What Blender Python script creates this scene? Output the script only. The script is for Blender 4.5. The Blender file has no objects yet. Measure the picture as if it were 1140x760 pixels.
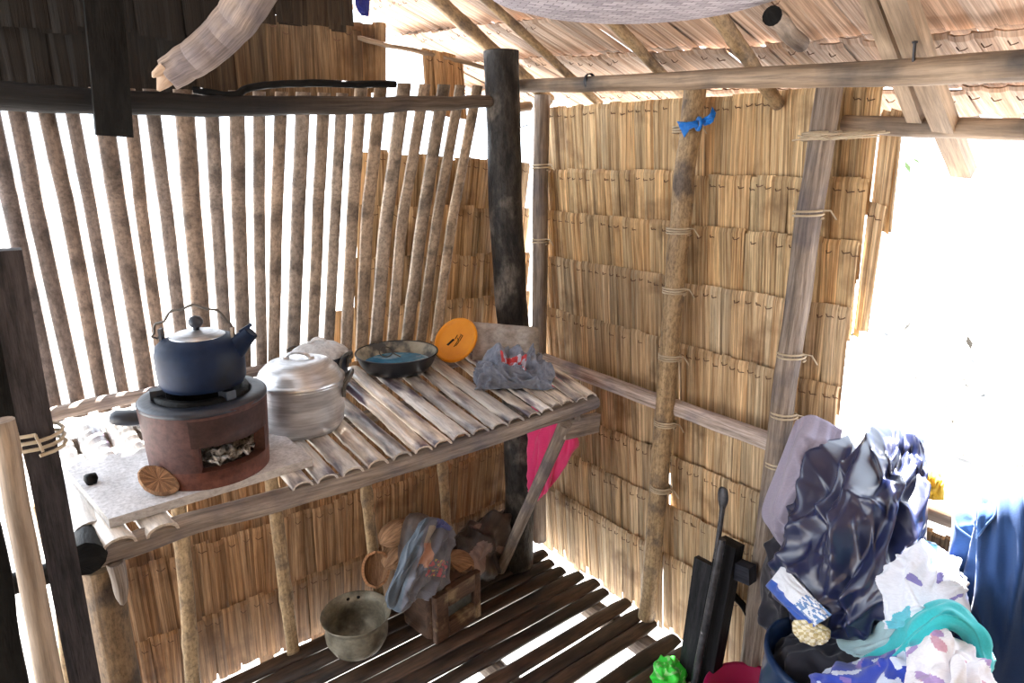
import bpy, math, random
from mathutils import Vector, Matrix, noise as mn
random.seed(7)
R = math.radians
sc = bpy.context.scene
COL = sc.collection
# ------------------------------------------------------------------ camera
PITCH, AZ, FPX, CAMH = R(15.7), R(51.5), 730.0, 1.5
cam = bpy.data.cameras.new('camera'); cam.sensor_width = 36.0; cam.lens = FPX/1140*36; cam.clip_start = .02; cam.clip_end = 300
co = bpy.data.objects.new('camera', cam); COL.objects.link(co)
co.location = (0, 0, CAMH); co.rotation_euler = (R(90)-PITCH, 0, AZ-R(90)); sc.camera = co
FW = Vector((math.cos(AZ)*math.cos(PITCH), math.sin(AZ)*math.cos(PITCH), -math.sin(PITCH)))
RT = Vector((math.sin(AZ), -math.cos(AZ), 0)); UP = RT.cross(FW)
EYE = Vector((0, 0, CAMH))
def P(u, v, **k):
    """survey helper: the point of the measured plane x=, y= or z= that the photo shows at (u, v)"""
    d = RT*(u-570) - UP*(v-380) + FW*FPX
    if 'x' in k: t = k['x']/d.x
    elif 'y' in k: t = k['y']/d.y
    else: t = (k['z']-CAMH)/d.z
    return EYE + d*t
V = Vector
WL, WR = 1.80, 1.57          # planes of the left (y) and right (x) wall

# ------------------------------------------------------------------ materials
def mat(name, c1, c2, su=30, sv=3, rough=.7, metal=0., bump=.15, spec=.3, blot=None, blot_scale=6, blot_lo=.5, blot_hi=.65, detail=4, blot_uv=None, grain=None, sheen=0, trans=0, coat=0, lo=.35, hi=.68, obj=False, rough2=None):
    m = bpy.data.materials.new(name); m.use_nodes = True
    nt = m.node_tree; N = nt.nodes; L = nt.links
    b = N['Principled BSDF']
    tc = N.new('ShaderNodeTexCoord'); mp = N.new('ShaderNodeMapping')
    mp.inputs['Scale'].default_value = (su, sv, su) if not obj else (su, su, sv)
    L.new(tc.outputs['Object' if obj else 'UV'], mp.inputs[0])
    n1 = N.new('ShaderNodeTexNoise'); n1.inputs['Scale'].default_value = 1; n1.inputs['Detail'].default_value = detail; n1.inputs['Roughness'].default_value = .65
    L.new(mp.outputs[0], n1.inputs['Vector'])
    cr = N.new('ShaderNodeValToRGB'); e = cr.color_ramp.elements
    e[0].position = lo; e[0].color = (*c1, 1); e[1].position = hi; e[1].color = (*c2, 1)
    L.new(n1.outputs['Fac'], cr.inputs[0]); col = cr.outputs[0]
    if blot:
        n2 = N.new('ShaderNodeTexNoise'); n2.inputs['Scale'].default_value = blot_scale; n2.inputs['Detail'].default_value = 5
        if blot_uv:
            m2 = N.new('ShaderNodeMapping'); m2.inputs['Scale'].default_value = (blot_uv[0], blot_uv[1], 1); m2.inputs['Location'].default_value = (3.1, 1.7, 0); L.new(tc.outputs['UV'], m2.inputs[0]); L.new(m2.outputs[0], n2.inputs['Vector']); n2.inputs['Scale'].default_value = 1
        else: L.new(tc.outputs['Object'], n2.inputs['Vector'])
        r2 = N.new('ShaderNodeMapRange'); r2.inputs[1].default_value = blot_lo; r2.inputs[2].default_value = blot_hi
        L.new(n2.outputs['Fac'], r2.inputs[0])
        mx = N.new('ShaderNodeMix'); mx.data_type = 'RGBA'; L.new(r2.outputs[0], mx.inputs[0]); L.new(col, mx.inputs[6]); mx.inputs[7].default_value = (*blot, 1); col = mx.outputs[2]
    if grain:
        m3 = N.new('ShaderNodeMapping'); m3.inputs['Scale'].default_value = (grain[0], grain[1], 1); L.new(tc.outputs['UV'], m3.inputs[0])
        n3 = N.new('ShaderNodeTexNoise'); n3.inputs['Scale'].default_value = 1; n3.inputs['Detail'].default_value = 6; n3.inputs['Roughness'].default_value = .75; L.new(m3.outputs[0], n3.inputs['Vector'])
        r3 = N.new('ShaderNodeMapRange'); r3.inputs[1].default_value = .36; r3.inputs[2].default_value = .58; r3.inputs[3].default_value = grain[2]; r3.inputs[4].default_value = 1.12; L.new(n3.outputs['Fac'], r3.inputs[0])
        m4 = N.new('ShaderNodeMix'); m4.data_type = 'RGBA'; m4.blend_type = 'MULTIPLY'; m4.inputs[0].default_value = 1; L.new(col, m4.inputs[6]); L.new(r3.outputs[0], m4.inputs[7]); col = m4.outputs[2]
    at = N.new('ShaderNodeAttribute'); at.attribute_name = 'Col'
    mu = N.new('ShaderNodeMix'); mu.data_type = 'RGBA'; mu.blend_type = 'MULTIPLY'; mu.inputs[0].default_value = 1
    L.new(col, mu.inputs[6]); L.new(at.outputs['Color'], mu.inputs[7]); L.new(mu.outputs[2], b.inputs['Base Color'])
    b.inputs['Roughness'].default_value = rough; b.inputs['Metallic'].default_value = metal
    b.inputs['Specular IOR Level'].default_value = spec
    if rough2 is not None:
        rr = N.new('ShaderNodeMapRange'); rr.inputs[3].default_value = rough; rr.inputs[4].default_value = rough2
        L.new(n1.outputs['Fac'], rr.inputs[0]); L.new(rr.outputs[0], b.inputs['Roughness'])
    if sheen: b.inputs['Sheen Weight'].default_value = sheen
    if coat: b.inputs['Coat Weight'].default_value = coat; b.inputs['Coat Roughness'].default_value = .2
    if trans: b.inputs['Transmission Weight'].default_value = trans
    if bump:
        bp = N.new('ShaderNodeBump'); bp.inputs['Strength'].default_value = bump; bp.inputs['Distance'].default_value = .01
        L.new(n1.outputs['Fac'], bp.inputs['Height']); L.new(bp.outputs[0], b.inputs['Normal'])
    return m
M = {}
M['thatch'] = mat('thatch', (.34, .20, .095), (.84, .64, .39), 130, 2.2, .62, bump=.35, blot=(.27, .16, .08), blot_scale=7, blot_lo=.56, blot_hi=.72, grain=(260, 5, 0.45))
M['stitch'] = mat('stitch', (.07, .035, .02), (.16, .08, .05), 40, 40, .7)
M['roofthatch'] = mat('roof_thatch', (.36, .24, .17), (.76, .60, .48), 110, 2, .6, bump=.35, grain=(240, 5, 0.6))
M['log'] = mat('bark_dark', (.008, .007, .007), (.05, .043, .037), 40, 12, .55, bump=.9, blot=(.22, .19, .16), blot_scale=7, blot_lo=.53, blot_hi=.72, grain=(70, 30, 0.35))
M['greywood'] = mat('grey_wood', (.13, .095, .07), (.36, .29, .235), 60, 3, .65, bump=.5, blot=(.12, .10, .10), blot_scale=6, grain=(150, 9, 0.6))
M['beam'] = mat('beam_wood', (.24, .17, .115), (.46, .35, .25), 25, 2.0, .6, bump=.35, blot=(.10, .085, .075), blot_scale=5, blot_lo=.52, blot_hi=.7, grain=(110, 6, 0.65))
M['palewood'] = mat('pale_wood', (.42, .29, .19), (.66, .51, .38), 45, 2, .6, bump=.35, blot=(.33, .22, .15), blot_scale=7, grain=(120, 6, 0.7))
M['bamboo'] = mat('old_bamboo', (.26, .17, .09), (.48, .34, .19), 50, 4, .5, bump=.25, blot=(.13, .095, .07), blot_scale=11, blot_lo=.52, blot_hi=.66, grain=(130, 60, 0.5))
M['slat'] = mat('slat_bamboo', (.15, .112, .09), (.31, .24, .195), 28, 5, .6, bump=.35, blot=(.105, .08, .065), blot_scale=16, blot_lo=.5, blot_hi=.66, grain=(110, 70, 0.5))
M['culm'] = mat('table_bamboo', (.50, .43, .36), (.86, .80, .74), 26, 2.2, .30, bump=.2, spec=.7, blot=(.085, .06, .085), blot_uv=(24, 5), blot_lo=.5, blot_hi=.64, grain=(150, 9, 0.62))
M['floor'] = mat('floor_bamboo', (.025, .017, .013), (.095, .055, .035), 30, 2.5, .36, bump=.3, spec=.55, blot=(.02, .015, .013), blot_scale=6, grain=(120, 10, 0.5))
M['soot'] = mat('sooty_wood', (.003, .003, .003), (.013, .012, .011), 30, 5, .6, spec=.12, bump=.5, grain=(80, 20, 0.5))
M['clay'] = mat('clay', (.055, .024, .021), (.105, .047, .039), 8, 8, .62, bump=.2, blot=(.05, .03, .026), blot_scale=9, blot_lo=.56, blot_hi=.72, grain=(60, 60, 0.6))
M['ash'] = mat('ash', (.06, .055, .05), (.85, .82, .78), 45, 45, .95, bump=.9, lo=.42, hi=.58)
M['alu'] = mat('aluminium', (.42, .42, .43), (.68, .68, .69), 6, 40, .34, metal=.85, bump=.015, blot=(.2, .18, .17), blot_scale=9, blot_lo=.56, blot_hi=.8, grain=(8, 160, 0.85))
M['olive'] = mat('dull_pot', (.20, .175, .125), (.33, .29, .215), 8, 14, .5, metal=.35, bump=.1, blot=(.1, .085, .06), blot_scale=12, grain=(40, 60, 0.75))
M['sootmetal'] = mat('soot_metal', (.006, .007, .011), (.022, .026, .040), 10, 10, .42, bump=.25, spec=.5, blot=(.05, .05, .055), blot_scale=10, blot_lo=.6, blot_hi=.75)
M['kettle'] = mat('kettle_enamel', (.004, .009, .026), (.011, .023, .058), 8, 8, .5, bump=.1, spec=.16, blot=(.012, .012, .014), blot_scale=9, blot_lo=.5, blot_hi=.7)
M['pan'] = mat('pan_black', (.008, .009, .012), (.025, .027, .033), 10, 10, .32, bump=.1)
M['cream'] = mat('pan_inner', (.30, .27, .20), (.50, .46, .36), 10, 10, .4, bump=.05, blot=(.08, .08, .08), blot_scale=14, blot_lo=.52, blot_hi=.62)
M['water'] = mat('dish_water', (.015, .11, .22), (.06, .26, .42), 14, 14, .12, bump=.12, spec=.6, blot=(.35, .5, .6), blot_scale=16, blot_lo=.56, blot_hi=.7)
M['orange'] = mat('orange_plastic', (.72, .25, .012), (.83, .33, .02), 5, 5, .42, bump=.03)
M['wire'] = mat('wire', (.06, .055, .05), (.14, .12, .10), 40, 40, .5, metal=.5)
M['cord'] = mat('vine_cord', (.38, .30, .20), (.58, .48, .35), 60, 20, .7)
M['sheet'] = mat('grey_sheet', (.40, .38, .37), (.60, .57, .54), 7, 7, .5, bump=.02, blot=(.27, .23, .19), blot_scale=8, grain=(60, 60, 0.7))
M['greycloth'] = mat('grey_cloth', (.13, .15, .20), (.23, .25, .31), 60, 60, .85, bump=.2, sheen=.2, obj=True)
M['cloth'] = mat('plain_cloth', (.86, .86, .86), (1, 1, 1), 300, 300, .8, bump=.08, sheen=.25)
M['satin'] = mat('satin_cloth', (.82, .82, .85), (1, 1, 1), 200, 200, .33, bump=.03, spec=.9)
M['husk'] = mat('coconut_husk', (.20, .10, .05), (.40, .23, .12), 60, 6, .8, bump=.8, grain=(200, 12, 0.5))
M['rust'] = mat('rusty_tin', (.055, .030, .020), (.15, .085, .055), 9, 9, .6, bump=.3, blot=(.30, .21, .12), blot_scale=13, blot_lo=.56, blot_hi=.66, grain=(60, 60, 0.55))
M['plastic'] = mat('plastic', (.9, .9, .9), (1, 1, 1), 10, 10, .35, bump=.03)
M['iron'] = mat('iron', (.03, .03, .034), (.10, .10, .11), 20, 20, .45, metal=.5, bump=.3, blot=(.35, .35, .37), blot_scale=40, blot_lo=.68, blot_hi=.72)
M['darkboard'] = mat('dark_board', (.010, .010, .012), (.034, .033, .037), 40, 3, .6, spec=.15, bump=.4, grain=(90, 12, 0.5))
M['rattan'] = None
M['dirt'] = mat('pale_dirt', (.24, .225, .21), (.40, .385, .37), 3, 3, .95, bump=.4, obj=True, blot=(.04, .04, .037), blot_scale=6, blot_lo=.56, blot_hi=.70)
M['leaf'] = mat('leaf', (.05, .10, .03), (.09, .15, .06), 20, 20, .5)
M['branch'] = mat('branch_bark', (.35, .31, .25), (.55, .50, .43), 20, 6, .8, bump=.4)
M['board'] = mat('ash_board', (.48, .46, .46), (.70, .69, .70), 12, 5, .75, bump=.35, blot=(.30, .27, .25), blot_scale=10, blot_lo=.58, blot_hi=.72, grain=(120, 120, 0.7))
M['sack'] = mat('dark_sack', (.03, .022, .02), (.10, .07, .055), 20, 20, .4, bump=.3)
def weave():
    m = bpy.data.materials.new('woven_rattan'); m.use_nodes = True; nt = m.node_tree; N = nt.nodes; L = nt.links; b = N['Principled BSDF']
    tc = N.new('ShaderNodeTexCoord'); mp = N.new('ShaderNodeMapping'); mp.inputs['Scale'].default_value = (46, 46, 46); mp.inputs['Rotation'].default_value = (0, 0, .5)
    L.new(tc.outputs['Object'], mp.inputs[0])
    br = N.new('ShaderNodeTexBrick'); br.inputs['Scale'].default_value = 1; br.inputs['Mortar Size'].default_value = .05; br.inputs['Mortar Smooth'].default_value = .6
    br.inputs['Brick Width'].default_value = 1.2; br.inputs['Row Height'].default_value = .6
    br.inputs['Color1'].default_value = (.56, .52, .56, 1); br.inputs['Color2'].default_value = (.30, .27, .31, 1); br.inputs['Mortar'].default_value = (.12, .10, .11, 1)
    L.new(mp.outputs[0], br.inputs['Vector']); L.new(br.outputs['Color'], b.inputs['Base Color'])
    bp = N.new('ShaderNodeBump'); bp.inputs['Strength'].default_value = .6; bp.inputs['Distance'].default_value = .004; bp.invert = True
    L.new(br.outputs['Fac'], bp.inputs['Height']); L.new(bp.outputs[0], b.inputs['Normal']); b.inputs['Roughness'].default_value = .65
    return m
M['rattan'] = weave()

# ------------------------------------------------------------------ mesh builder
def frame(d, ref=None):
    d = d.normalized(); ref = ref or (V((0, 0, 1)) if abs(d.z) < .9 else V((1, 0, 0)))
    a = ref.cross(d)
    if a.length < 1e-5: a = V((1, 0, 0)).cross(d)
    a.normalize(); return a, d.cross(a).normalized()
class MB:
    def __init__(s): s.v = []; s.f = []; s.uv = []; s.c = []; s.mi = []; s.sm = []
    def face(s, idx, uv, col, mi=0, smooth=True):
        s.f.append(idx); s.uv.append(uv); s.c.append(col); s.mi.append(mi); s.sm.append(smooth)
    def grid(s, pts, w=None, col=(1, 1, 1), mi=0, smooth=True, uvs=None, closed=False, flip=False, colf=None):
        n, m = len(pts), len(pts[0]); b = len(s.v)
        for r in pts: s.v.extend([V(p) for p in r])
        uo = random.random()*9
        for i in range(n-1):
            for j in range(m if closed else m-1):
                j2 = (j+1) % m
                q = [b+i*m+j, b+i*m+j2, b+(i+1)*m+j2, b+(i+1)*m+j]
                if uvs: u = [uvs(i, j), uvs(i, j+1), uvs(i+1, j+1), uvs(i+1, j)]
                else: u = [(j, i), (j+1, i), (j+1, i+1), (j, i+1)]
                u = [(a+uo, c+uo) for a, c in u]
                if flip: q.reverse(); u.reverse()
                s.face(q, u, colf(i, j) if colf else col, mi, smooth)
    def tube(s, path, rad, seg=10, col=(1, 1, 1), mi=0, cap=True, wob=0., squash=1., capmi=None, ref=None, capcol=None):
        path = [V(p) for p in path]; n = len(path)
        rad = rad if isinstance(rad, (list, tuple)) else [rad]*n
        rings = []; ph = random.random()*9; ln = [0]
        for i in range(1, n): ln.append(ln[-1]+(path[i]-path[i-1]).length)
        a = None
        for i in range(n):
            d = path[min(i+1, n-1)]-path[max(i-1, 0)]
            if a is None: a, b = frame(d, ref)
            else:
                d.normalize(); a = (a-d*a.dot(d)).normalized(); b = d.cross(a)
            ring = []
            for k in range(seg):
                t = 2*math.pi*k/seg
                r = rad[i]*(1+wob*mn.noise(V((math.cos(t)*1.2+ph, math.sin(t)*1.2, ln[i]*9))))
                ring.append(path[i]+a*math.cos(t)*r+b*math.sin(t)*r*squash)
            rings.append(ring)
        rm = max(rad)
        cf = (lambda i, j: col(i/n)) if callable(col) else None
        s.grid(rings, col=col, mi=mi, closed=True, uvs=lambda i, j: (j/seg*2*math.pi*rm, ln[min(i, n-1)]), colf=cf)
        if callable(col): capcol = capcol or col(0)
        if cap:
            for ring, fl in ((rings[0], True), (rings[-1], False)):
                b0 = len(s.v); s.v.extend(ring); q = list(range(b0, b0+seg))
                if fl: q.reverse()
                s.face(q, [(.02*math.cos(k), .02*math.sin(k)) for k in range(seg)], capcol or col, mi if capmi is None else capmi, False)
    def box(s, c, ax, ay, az, col=(1, 1, 1), mi=0):
        """c centre, ax ay az half-axis vectors"""
        c, ax, ay, az = V(c), V(ax), V(ay), V(az)
        p = [c+ax*i+ay*j+az*k for i in (-1, 1) for j in (-1, 1) for k in (-1, 1)]
        for q, (e1, e2) in (((0, 1, 3, 2), (az, ay)), ((4, 6, 7, 5), (ay, az)), ((0, 4, 5, 1), (ax, az)), ((2, 3, 7, 6), (az, ax)), ((0, 2, 6, 4), (ay, ax)), ((1, 5, 7, 3), (ax, ay))):
            b = len(s.v); s.v.extend([p[i] for i in q]); l1, l2 = e1.length*2, e2.length*2
            o = random.random()*5
            uv = [(o, o), (o+l1, o), (o+l1, o+l2), (o, o+l2)]
            if l1 > l2: uv = [(y, x) for x, y in uv]
            s.face([b, b+1, b+2, b+3], uv, col, mi, False)
    def plank(s, path, w, t, side, col=(1, 1, 1), mi=0, taper=None):
        """a sawn board along a path, w wide along side, t thick, subdivided with slight waviness"""
        path = [V(p) for p in path]; n = len(path); rings = []; ln = [0]
        for i in range(1, n): ln.append(ln[-1]+(path[i]-path[i-1]).length)
        for i in range(n):
            d = (path[min(i+1, n-1)]-path[max(i-1, 0)]).normalized(); a = (V(side)-d*V(side).dot(d)).normalized(); b = d.cross(a)
            k = taper[i] if taper else 1
            rings.append([path[i]+a*w/2*k*x+b*t/2*y for x, y in ((-1, -1), (-.9, -1), (.9, -1), (1, -1), (1, 1), (.9, 1), (-.9, 1), (-1, 1))])
        us = [0, .05*w, .95*w, w, w+t, 1.05*w+t, 1.95*w+t, 2*w+t, 2*w+2*t]
        s.grid(rings, col=col, mi=mi, closed=True, smooth=False, uvs=lambda i, j: (us[min(j, 8)], ln[min(i, n-1)]))
        for ring, fl in ((rings[0], True), (rings[-1], False)):
            b0 = len(s.v); s.v.extend(ring); q = list(range(b0, b0+8))
            if fl: q.reverse()
            s.face(q, [(.01*k, 0) for k in range(8)], col, mi, False)
    def lathe(s, prof, seg=40, col=(1, 1, 1), mi=0, at=(0, 0, 0), axis=None, sx=1, sy=1, dent=0., a0=0, a1=2*math.pi, flip=False):
        at = V(at); rings = []; ln = [0]; ph = random.random()*9
        Q = V((0, 0, 1)).rotation_difference(V(axis).normalized()).to_matrix() if axis else Matrix.Identity(3)
        for i in range(1, len(prof)): ln.append(ln[-1]+math.hypot(prof[i][0]-prof[i-1][0], prof[i][1]-prof[i-1][1]))
        full = abs(a1-a0-2*math.pi) < 1e-6; cnt = seg if full else seg+1
        rmx = max(p[0] for p in prof)
        for r, z in prof:
            ring = []
            for k in range(cnt):
                t = a0+(a1-a0)*k/seg; rr = max(r, 1e-4)*(1+dent*mn.noise(V((math.cos(t)*1.5+ph, math.sin(t)*1.5, z*12))))
                ring.append(at+Q @ V((rr*math.cos(t)*sx, rr*math.sin(t)*sy, z)))
            rings.append(ring)
        s.grid(rings, col=col, mi=mi, closed=full, uvs=lambda i, j: (j/seg*(a1-a0)*rmx, ln[min(i, len(prof)-1)]), flip=flip)
    def build(s, name, mats, parent=None, loc=None):
        me = bpy.data.meshes.new(name)
        o0 = V(loc) if loc is not None else V((0, 0, 0))
        if parent is not None: o0 = V(parent.location) if parent.parent is None else V(parent.location)+V(parent.parent.location)
        me.from_pydata([tuple(p-o0) for p in s.v], [], s.f)
        if not isinstance(mats, (list, tuple)): mats = [mats]
        for m in mats: me.materials.append(m)
        me.uv_layers.new(name='UVMap'); me.color_attributes.new('Col', 'FLOAT_COLOR', 'CORNER'); UVS = []; CS = []
        i = 0
        for k, pg in enumerate(me.polygons):
            pg.material_index = s.mi[k]; pg.use_smooth = s.sm[k]; c = s.c[k]
            for t in range(len(s.f[k])):
                UVS.extend(s.uv[k][t])
                cc = c[t] if isinstance(c[0], (tuple, list)) else c
                CS.extend((cc[0], cc[1], cc[2], 1))
        me.uv_layers['UVMap'].data.foreach_set('uv', UVS); me.color_attributes['Col'].data.foreach_set('color', CS)
        me.update()
        o = bpy.data.objects.new(name, me); COL.objects.link(o)
        if parent is not None: o.parent = parent
        elif loc is not None: o.location = o0
        return o
def tag(o, label, cat, group=None):
    o['label'] = label; o['category'] = cat
    if group: o['group'] = group
    return o
def empty(name, loc, label=None, cat=None, group=None):
    o = bpy.data.objects.new(name, None); COL.objects.link(o); o.location = loc; o.empty_display_size = .05
    if label: tag(o, label, cat, group)
    return o
def struct(o): o['kind'] = 'structure'; return o
def lerp(a, b, t): return a+(b-a)*t
def pathpts(pts, n, wav=0.):
    """smooth path through pts (Catmull-Rom), n samples per span, slight natural waver"""
    pts = [V(p) for p in pts]; out = []
    for i in range(len(pts)-1):
        p0, p1, p2, p3 = pts[max(i-1, 0)], pts[i], pts[i+1], pts[min(i+2, len(pts)-1)]
        for k in range(n):
            t = k/n
            out.append(.5*((2*p1)+(p2-p0)*t+(2*p0-5*p1+4*p2-p3)*t*t+(3*p1-p0-3*p2+p3)*t**3))
    out.append(pts[-1])
    if wav:
        ph = random.random()*20
        out = [p+V((mn.noise(V((ph, i*.17, 0))), mn.noise(V((ph, i*.17, 5))), mn.noise(V((ph, i*.17, 9)))))*wav for i, p in enumerate(out)]
    return out
def tone(lo=.72, hi=1.12, warm=.06):
    t = random.uniform(lo, hi); w = random.uniform(-warm, warm); return (t*(1+w), t, t*(1-w*1.3))
def bamboo_rad(n, r, r2, nodes=4, bulge=.06):
    """radius per path point with a ring at every node"""
    out = []; ks = {int((k+.5)*n/nodes) for k in range(nodes)}
    for i in range(n): out.append(lerp(r, r2, i/(n-1))*(1+(bulge if i in ks else 0)))
    return out
def pole(name, label, cat, pts, r, r2, material, seg=14, n=8, wav=.006, wob=.08, nodes=0, group=None, parent=None, squash=1., capmat=None, col=(1, 1, 1)):
    pa = pathpts(pts, n*2, wav*.6); b = MB()
    rad = bamboo_rad(len(pa), r, r2, nodes) if nodes else [lerp(r, r2, i/(len(pa)-1)) for i in range(len(pa))]
    b.tube(pa, rad, seg, wob=wob, squash=squash, col=col, capmi=1 if capmat else None)
    mats = [material, capmat] if capmat else material
    if parent is not None: return b.build(name, mats, parent)
    o = b.build(name, mats, loc=pa[-1] if pa[-1].z < pa[0].z else pa[0])
    return tag(o, label, cat, group)
def binding(parent, p, axis, r, turns=3, w=.012, material='cord', loose=True):
    """vine lashing wound round a pole"""
    b = MB(); a, c = frame(V(axis)); ax = V(axis).normalized(); pts = []
    for k in range(turns*12+1):
        t = 2*math.pi*k/12; pts.append(V(p)+a*math.cos(t)*r*1.06+c*math.sin(t)*r*1.06+ax*w*(k/(turns*12)-.5)*1.6)
    b.tube(pts, .0028, 5)
    if loose:
        q = pts[-1]; d = (q-V(p)).normalized(); b.tube([q, q+d*.02+V((0, 0, -.005)), q+d*.035+V((.004, 0, -.03))], .002, 5)
    return b.build('binding', M[material], parent)

# ------------------------------------------------------------------ thatch
def thatch_row(b, A, B, H, nin, wid=.032, tilt=.03, lo=.72, hi=1.12, down=V((0, 0, -1)), jit=.006, holes=0., colf=None, curl=0., stitch=.85, back=True, hem=0):
    """one shingle of folded palm leaf: A-B is the folded top edge, leaves hang along `down` and slope away from the viewer's side"""
    A, B, nin, down = V(A), V(B), V(nin).normalized(), V(down).normalized(); d = B-A; Ln = d.length; e = d/Ln; s = 0; k = 0
    while s < Ln-.004:
        w = min(wid*random.uniform(.7, 1.35), Ln-s)
        if random.random() < holes: s += w*.7; continue
        c0 = colf((s+w/2)/Ln) if colf else (1, 1, 1)
        if back:      # the second leaf of the pair, lapped behind the joint
            tb = tone(lo*.8, hi*.92); cb = tuple(x*y for x, y in zip(tb, c0)); hb = H*random.uniform(.9, 1.1)
            b.grid([[A+e*min(max(s+q, -.004), Ln+.004)+down*(f*hb+.004)-nin*(.004+tilt*f) for q in (-w*.62, -w*.2, w*.2, w*.62)] for f in (0, .5, 1)], col=cb, uvs=lambda i, j: (j*w/3, i*.1), smooth=False)
        tn = tone(lo, hi); col = tuple(x*y for x, y in zip(tn, c0))
        zj = random.uniform(-jit, jit); off = random.uniform(0, .003)+(.0025 if k % 2 else 0); skew = random.uniform(-.007, .007)
        hh = H*random.uniform(.97, 1.04); cup = random.uniform(.0015, .0035); wo = w*1.16
        rows = []
        for f, dep, sh in ((-.0, -.010, 0), (.0, -.003, 0), (.03, .0, 0), (.34, -tilt*.3, .3), (.84, -tilt*.8+curl*.3, .82), (1., -tilt+curl, 1.)):
            c = A+e*(s+w/2+skew*sh)+down*(f*hh-zj-(.006 if dep == -.003 else 0))+nin*(off+dep)
            ww = wo*(1-.05*sh)
            rows.append([c-e*ww/2-nin*cup, c-e*ww*.18+nin*cup*.8, c+e*ww*.2+nin*cup*.6, c+e*ww/2-nin*cup])
        ys = [0, .01, .015, .1, .2, .3]
        b.grid(rows, col=col, uvs=lambda i, j: (j*w/3, ys[min(i, 5)]), smooth=False)
        if hem and mn.noise(V((s*2.3+A.x*7, A.x*3, 1))) > -.12:
            k0 = random.uniform(hem, .8); b.c[-3:] = [tuple(x*k0 for x in col)]*3
        if random.random() < stitch:
            p = A+e*(s+w/2)+down*(.024-zj+random.uniform(-.004, .004))+nin*(off+.0055); L2 = random.uniform(.007, .011)
            b.tube([p-e*L2-down*.003-nin*.004, p-e*L2*.4+down*.003+nin*.001, p+e*L2*.5+down*.001, p+e*L2+random.uniform(-.5, .6)*down*.008-nin*.002], .0012, 4, mi=1, cap=False)
        s += w; k += 1
TH = [M['thatch'], M['stitch']]

# right wall ---------------------------------------------------------------
wall_right = struct(empty('wall_right', (WR, 1.2, 0)))
ZR = [1.66, 1.46, 1.31, 1.15, .955, .765, .58, .41, .225]
for i, z in enumerate(ZR):
    H = (z-ZR[i+1] if i < 8 else .22)+.075
    for (y0, y1, dz) in ((1.83, 1.19, 0), (1.19, .70 if i < 5 else .73, -.008)):
        b = MB()
        j = lambda: random.uniform(-.006, .006)
        warm = (1.05, 1.0, .88) if i < 3 else (1, 1, 1)
        x0 = WR+.022+(.0 if dz == 0 else .004)
        thatch_row(b, (x0, y0, z+dz+j()), (x0, y1, z+dz+j()), H, (-1, 0, 0), wid=.031, tilt=.03, lo=.7, hi=1.12, jit=.003, colf=lambda t, w=warm: w, holes=.006)
        b.build('thatch_panel', TH, wall_right)
# end of wall fraying past the window post
b = MB(); thatch_row(b, (WR+.05, .70, 1.60), (WR+.05, .655, 1.585), .26, (-1, 0, 0), wid=.02, tilt=.02); thatch_row(b, (WR+.05, .70, 1.40), (WR+.05, .665, 1.39), .3, (-1, 0, 0), wid=.02, tilt=.02)
b.build('thatch_panel', TH, wall_right)
# low wall below the window opening
b = MB()
for k, z in enumerate((.66, .585, .51)):
    thatch_row(b, (WR+.03, .73, z), (WR+.03, -.9, z), .5 if k == 2 else .11, (-1, 0, 0), wid=.05, tilt=.02, lo=.8, hi=1.1)
b.build('thatch_panel', TH, wall_right)
b = MB(); b.tube(pathpts([(WR, .75, .735), (WR-.003, .1, .73), (WR, -.9, .735)], 8, .004), .024, 12, wob=.1)
b.build('window_sill', M['palewood'], wall_right)

# left wall ----------------------------------------------------------------
wall_left = struct(empty('wall_left', (.7, WL, 0)))
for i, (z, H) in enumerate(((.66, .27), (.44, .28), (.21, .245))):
    b = MB(); thatch_row(b, (.10 if i else .09, WL+.02, z), (1.56, WL+.02, z+random.uniform(-.01, .01)), H, (0, -1, 0), wid=.033, tilt=.035, lo=.36, hi=.64, colf=lambda t: (1, .80, .68), holes=.01, jit=.008)  # tones lowered to paint the shade under the table into the leaves
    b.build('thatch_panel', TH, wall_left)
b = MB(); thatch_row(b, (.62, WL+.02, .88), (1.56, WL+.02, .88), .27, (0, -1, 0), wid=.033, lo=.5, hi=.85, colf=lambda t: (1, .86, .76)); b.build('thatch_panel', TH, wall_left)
# upper thatch behind the slats, up to the corner
for i, (z, H, x0, x1) in enumerate(((1.495, .2, .92, 1.58), (1.335, .22, .90, 1.58), (1.17, .22, .88, 1.58), (1.02, .22, .80, 1.58))):
    b = MB(); thatch_row(b, (x0, 1.88, z+.02), (x1, 1.88, z-.02), H, (0, -1, 0), wid=.036, tilt=.035, lo=.6, hi=1.0, colf=lambda t: (1, .93, .85), holes=.015)
    b.build('thatch_panel', TH, wall_left)
# sooty gable panels above the slats
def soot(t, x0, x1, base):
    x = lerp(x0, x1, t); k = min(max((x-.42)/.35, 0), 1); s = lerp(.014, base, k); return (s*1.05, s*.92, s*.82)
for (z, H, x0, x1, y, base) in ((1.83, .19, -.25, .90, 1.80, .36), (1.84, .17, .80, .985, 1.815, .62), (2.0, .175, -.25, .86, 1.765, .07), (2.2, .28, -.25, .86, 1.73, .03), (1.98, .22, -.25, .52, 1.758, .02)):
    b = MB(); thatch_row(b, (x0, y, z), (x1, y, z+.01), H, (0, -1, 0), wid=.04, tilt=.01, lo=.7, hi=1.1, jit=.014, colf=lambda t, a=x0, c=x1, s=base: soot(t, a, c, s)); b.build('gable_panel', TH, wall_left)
b = MB(); thatch_row(b, (1.10, 1.80, 1.805), (1.235, 1.80, 1.785), .17, (0, -1, 0), wid=.032, tilt=-.01, lo=.7, hi=1.0, colf=lambda t: (.95, .8, .68)); b.build('gable_panel', TH, wall_left)
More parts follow.
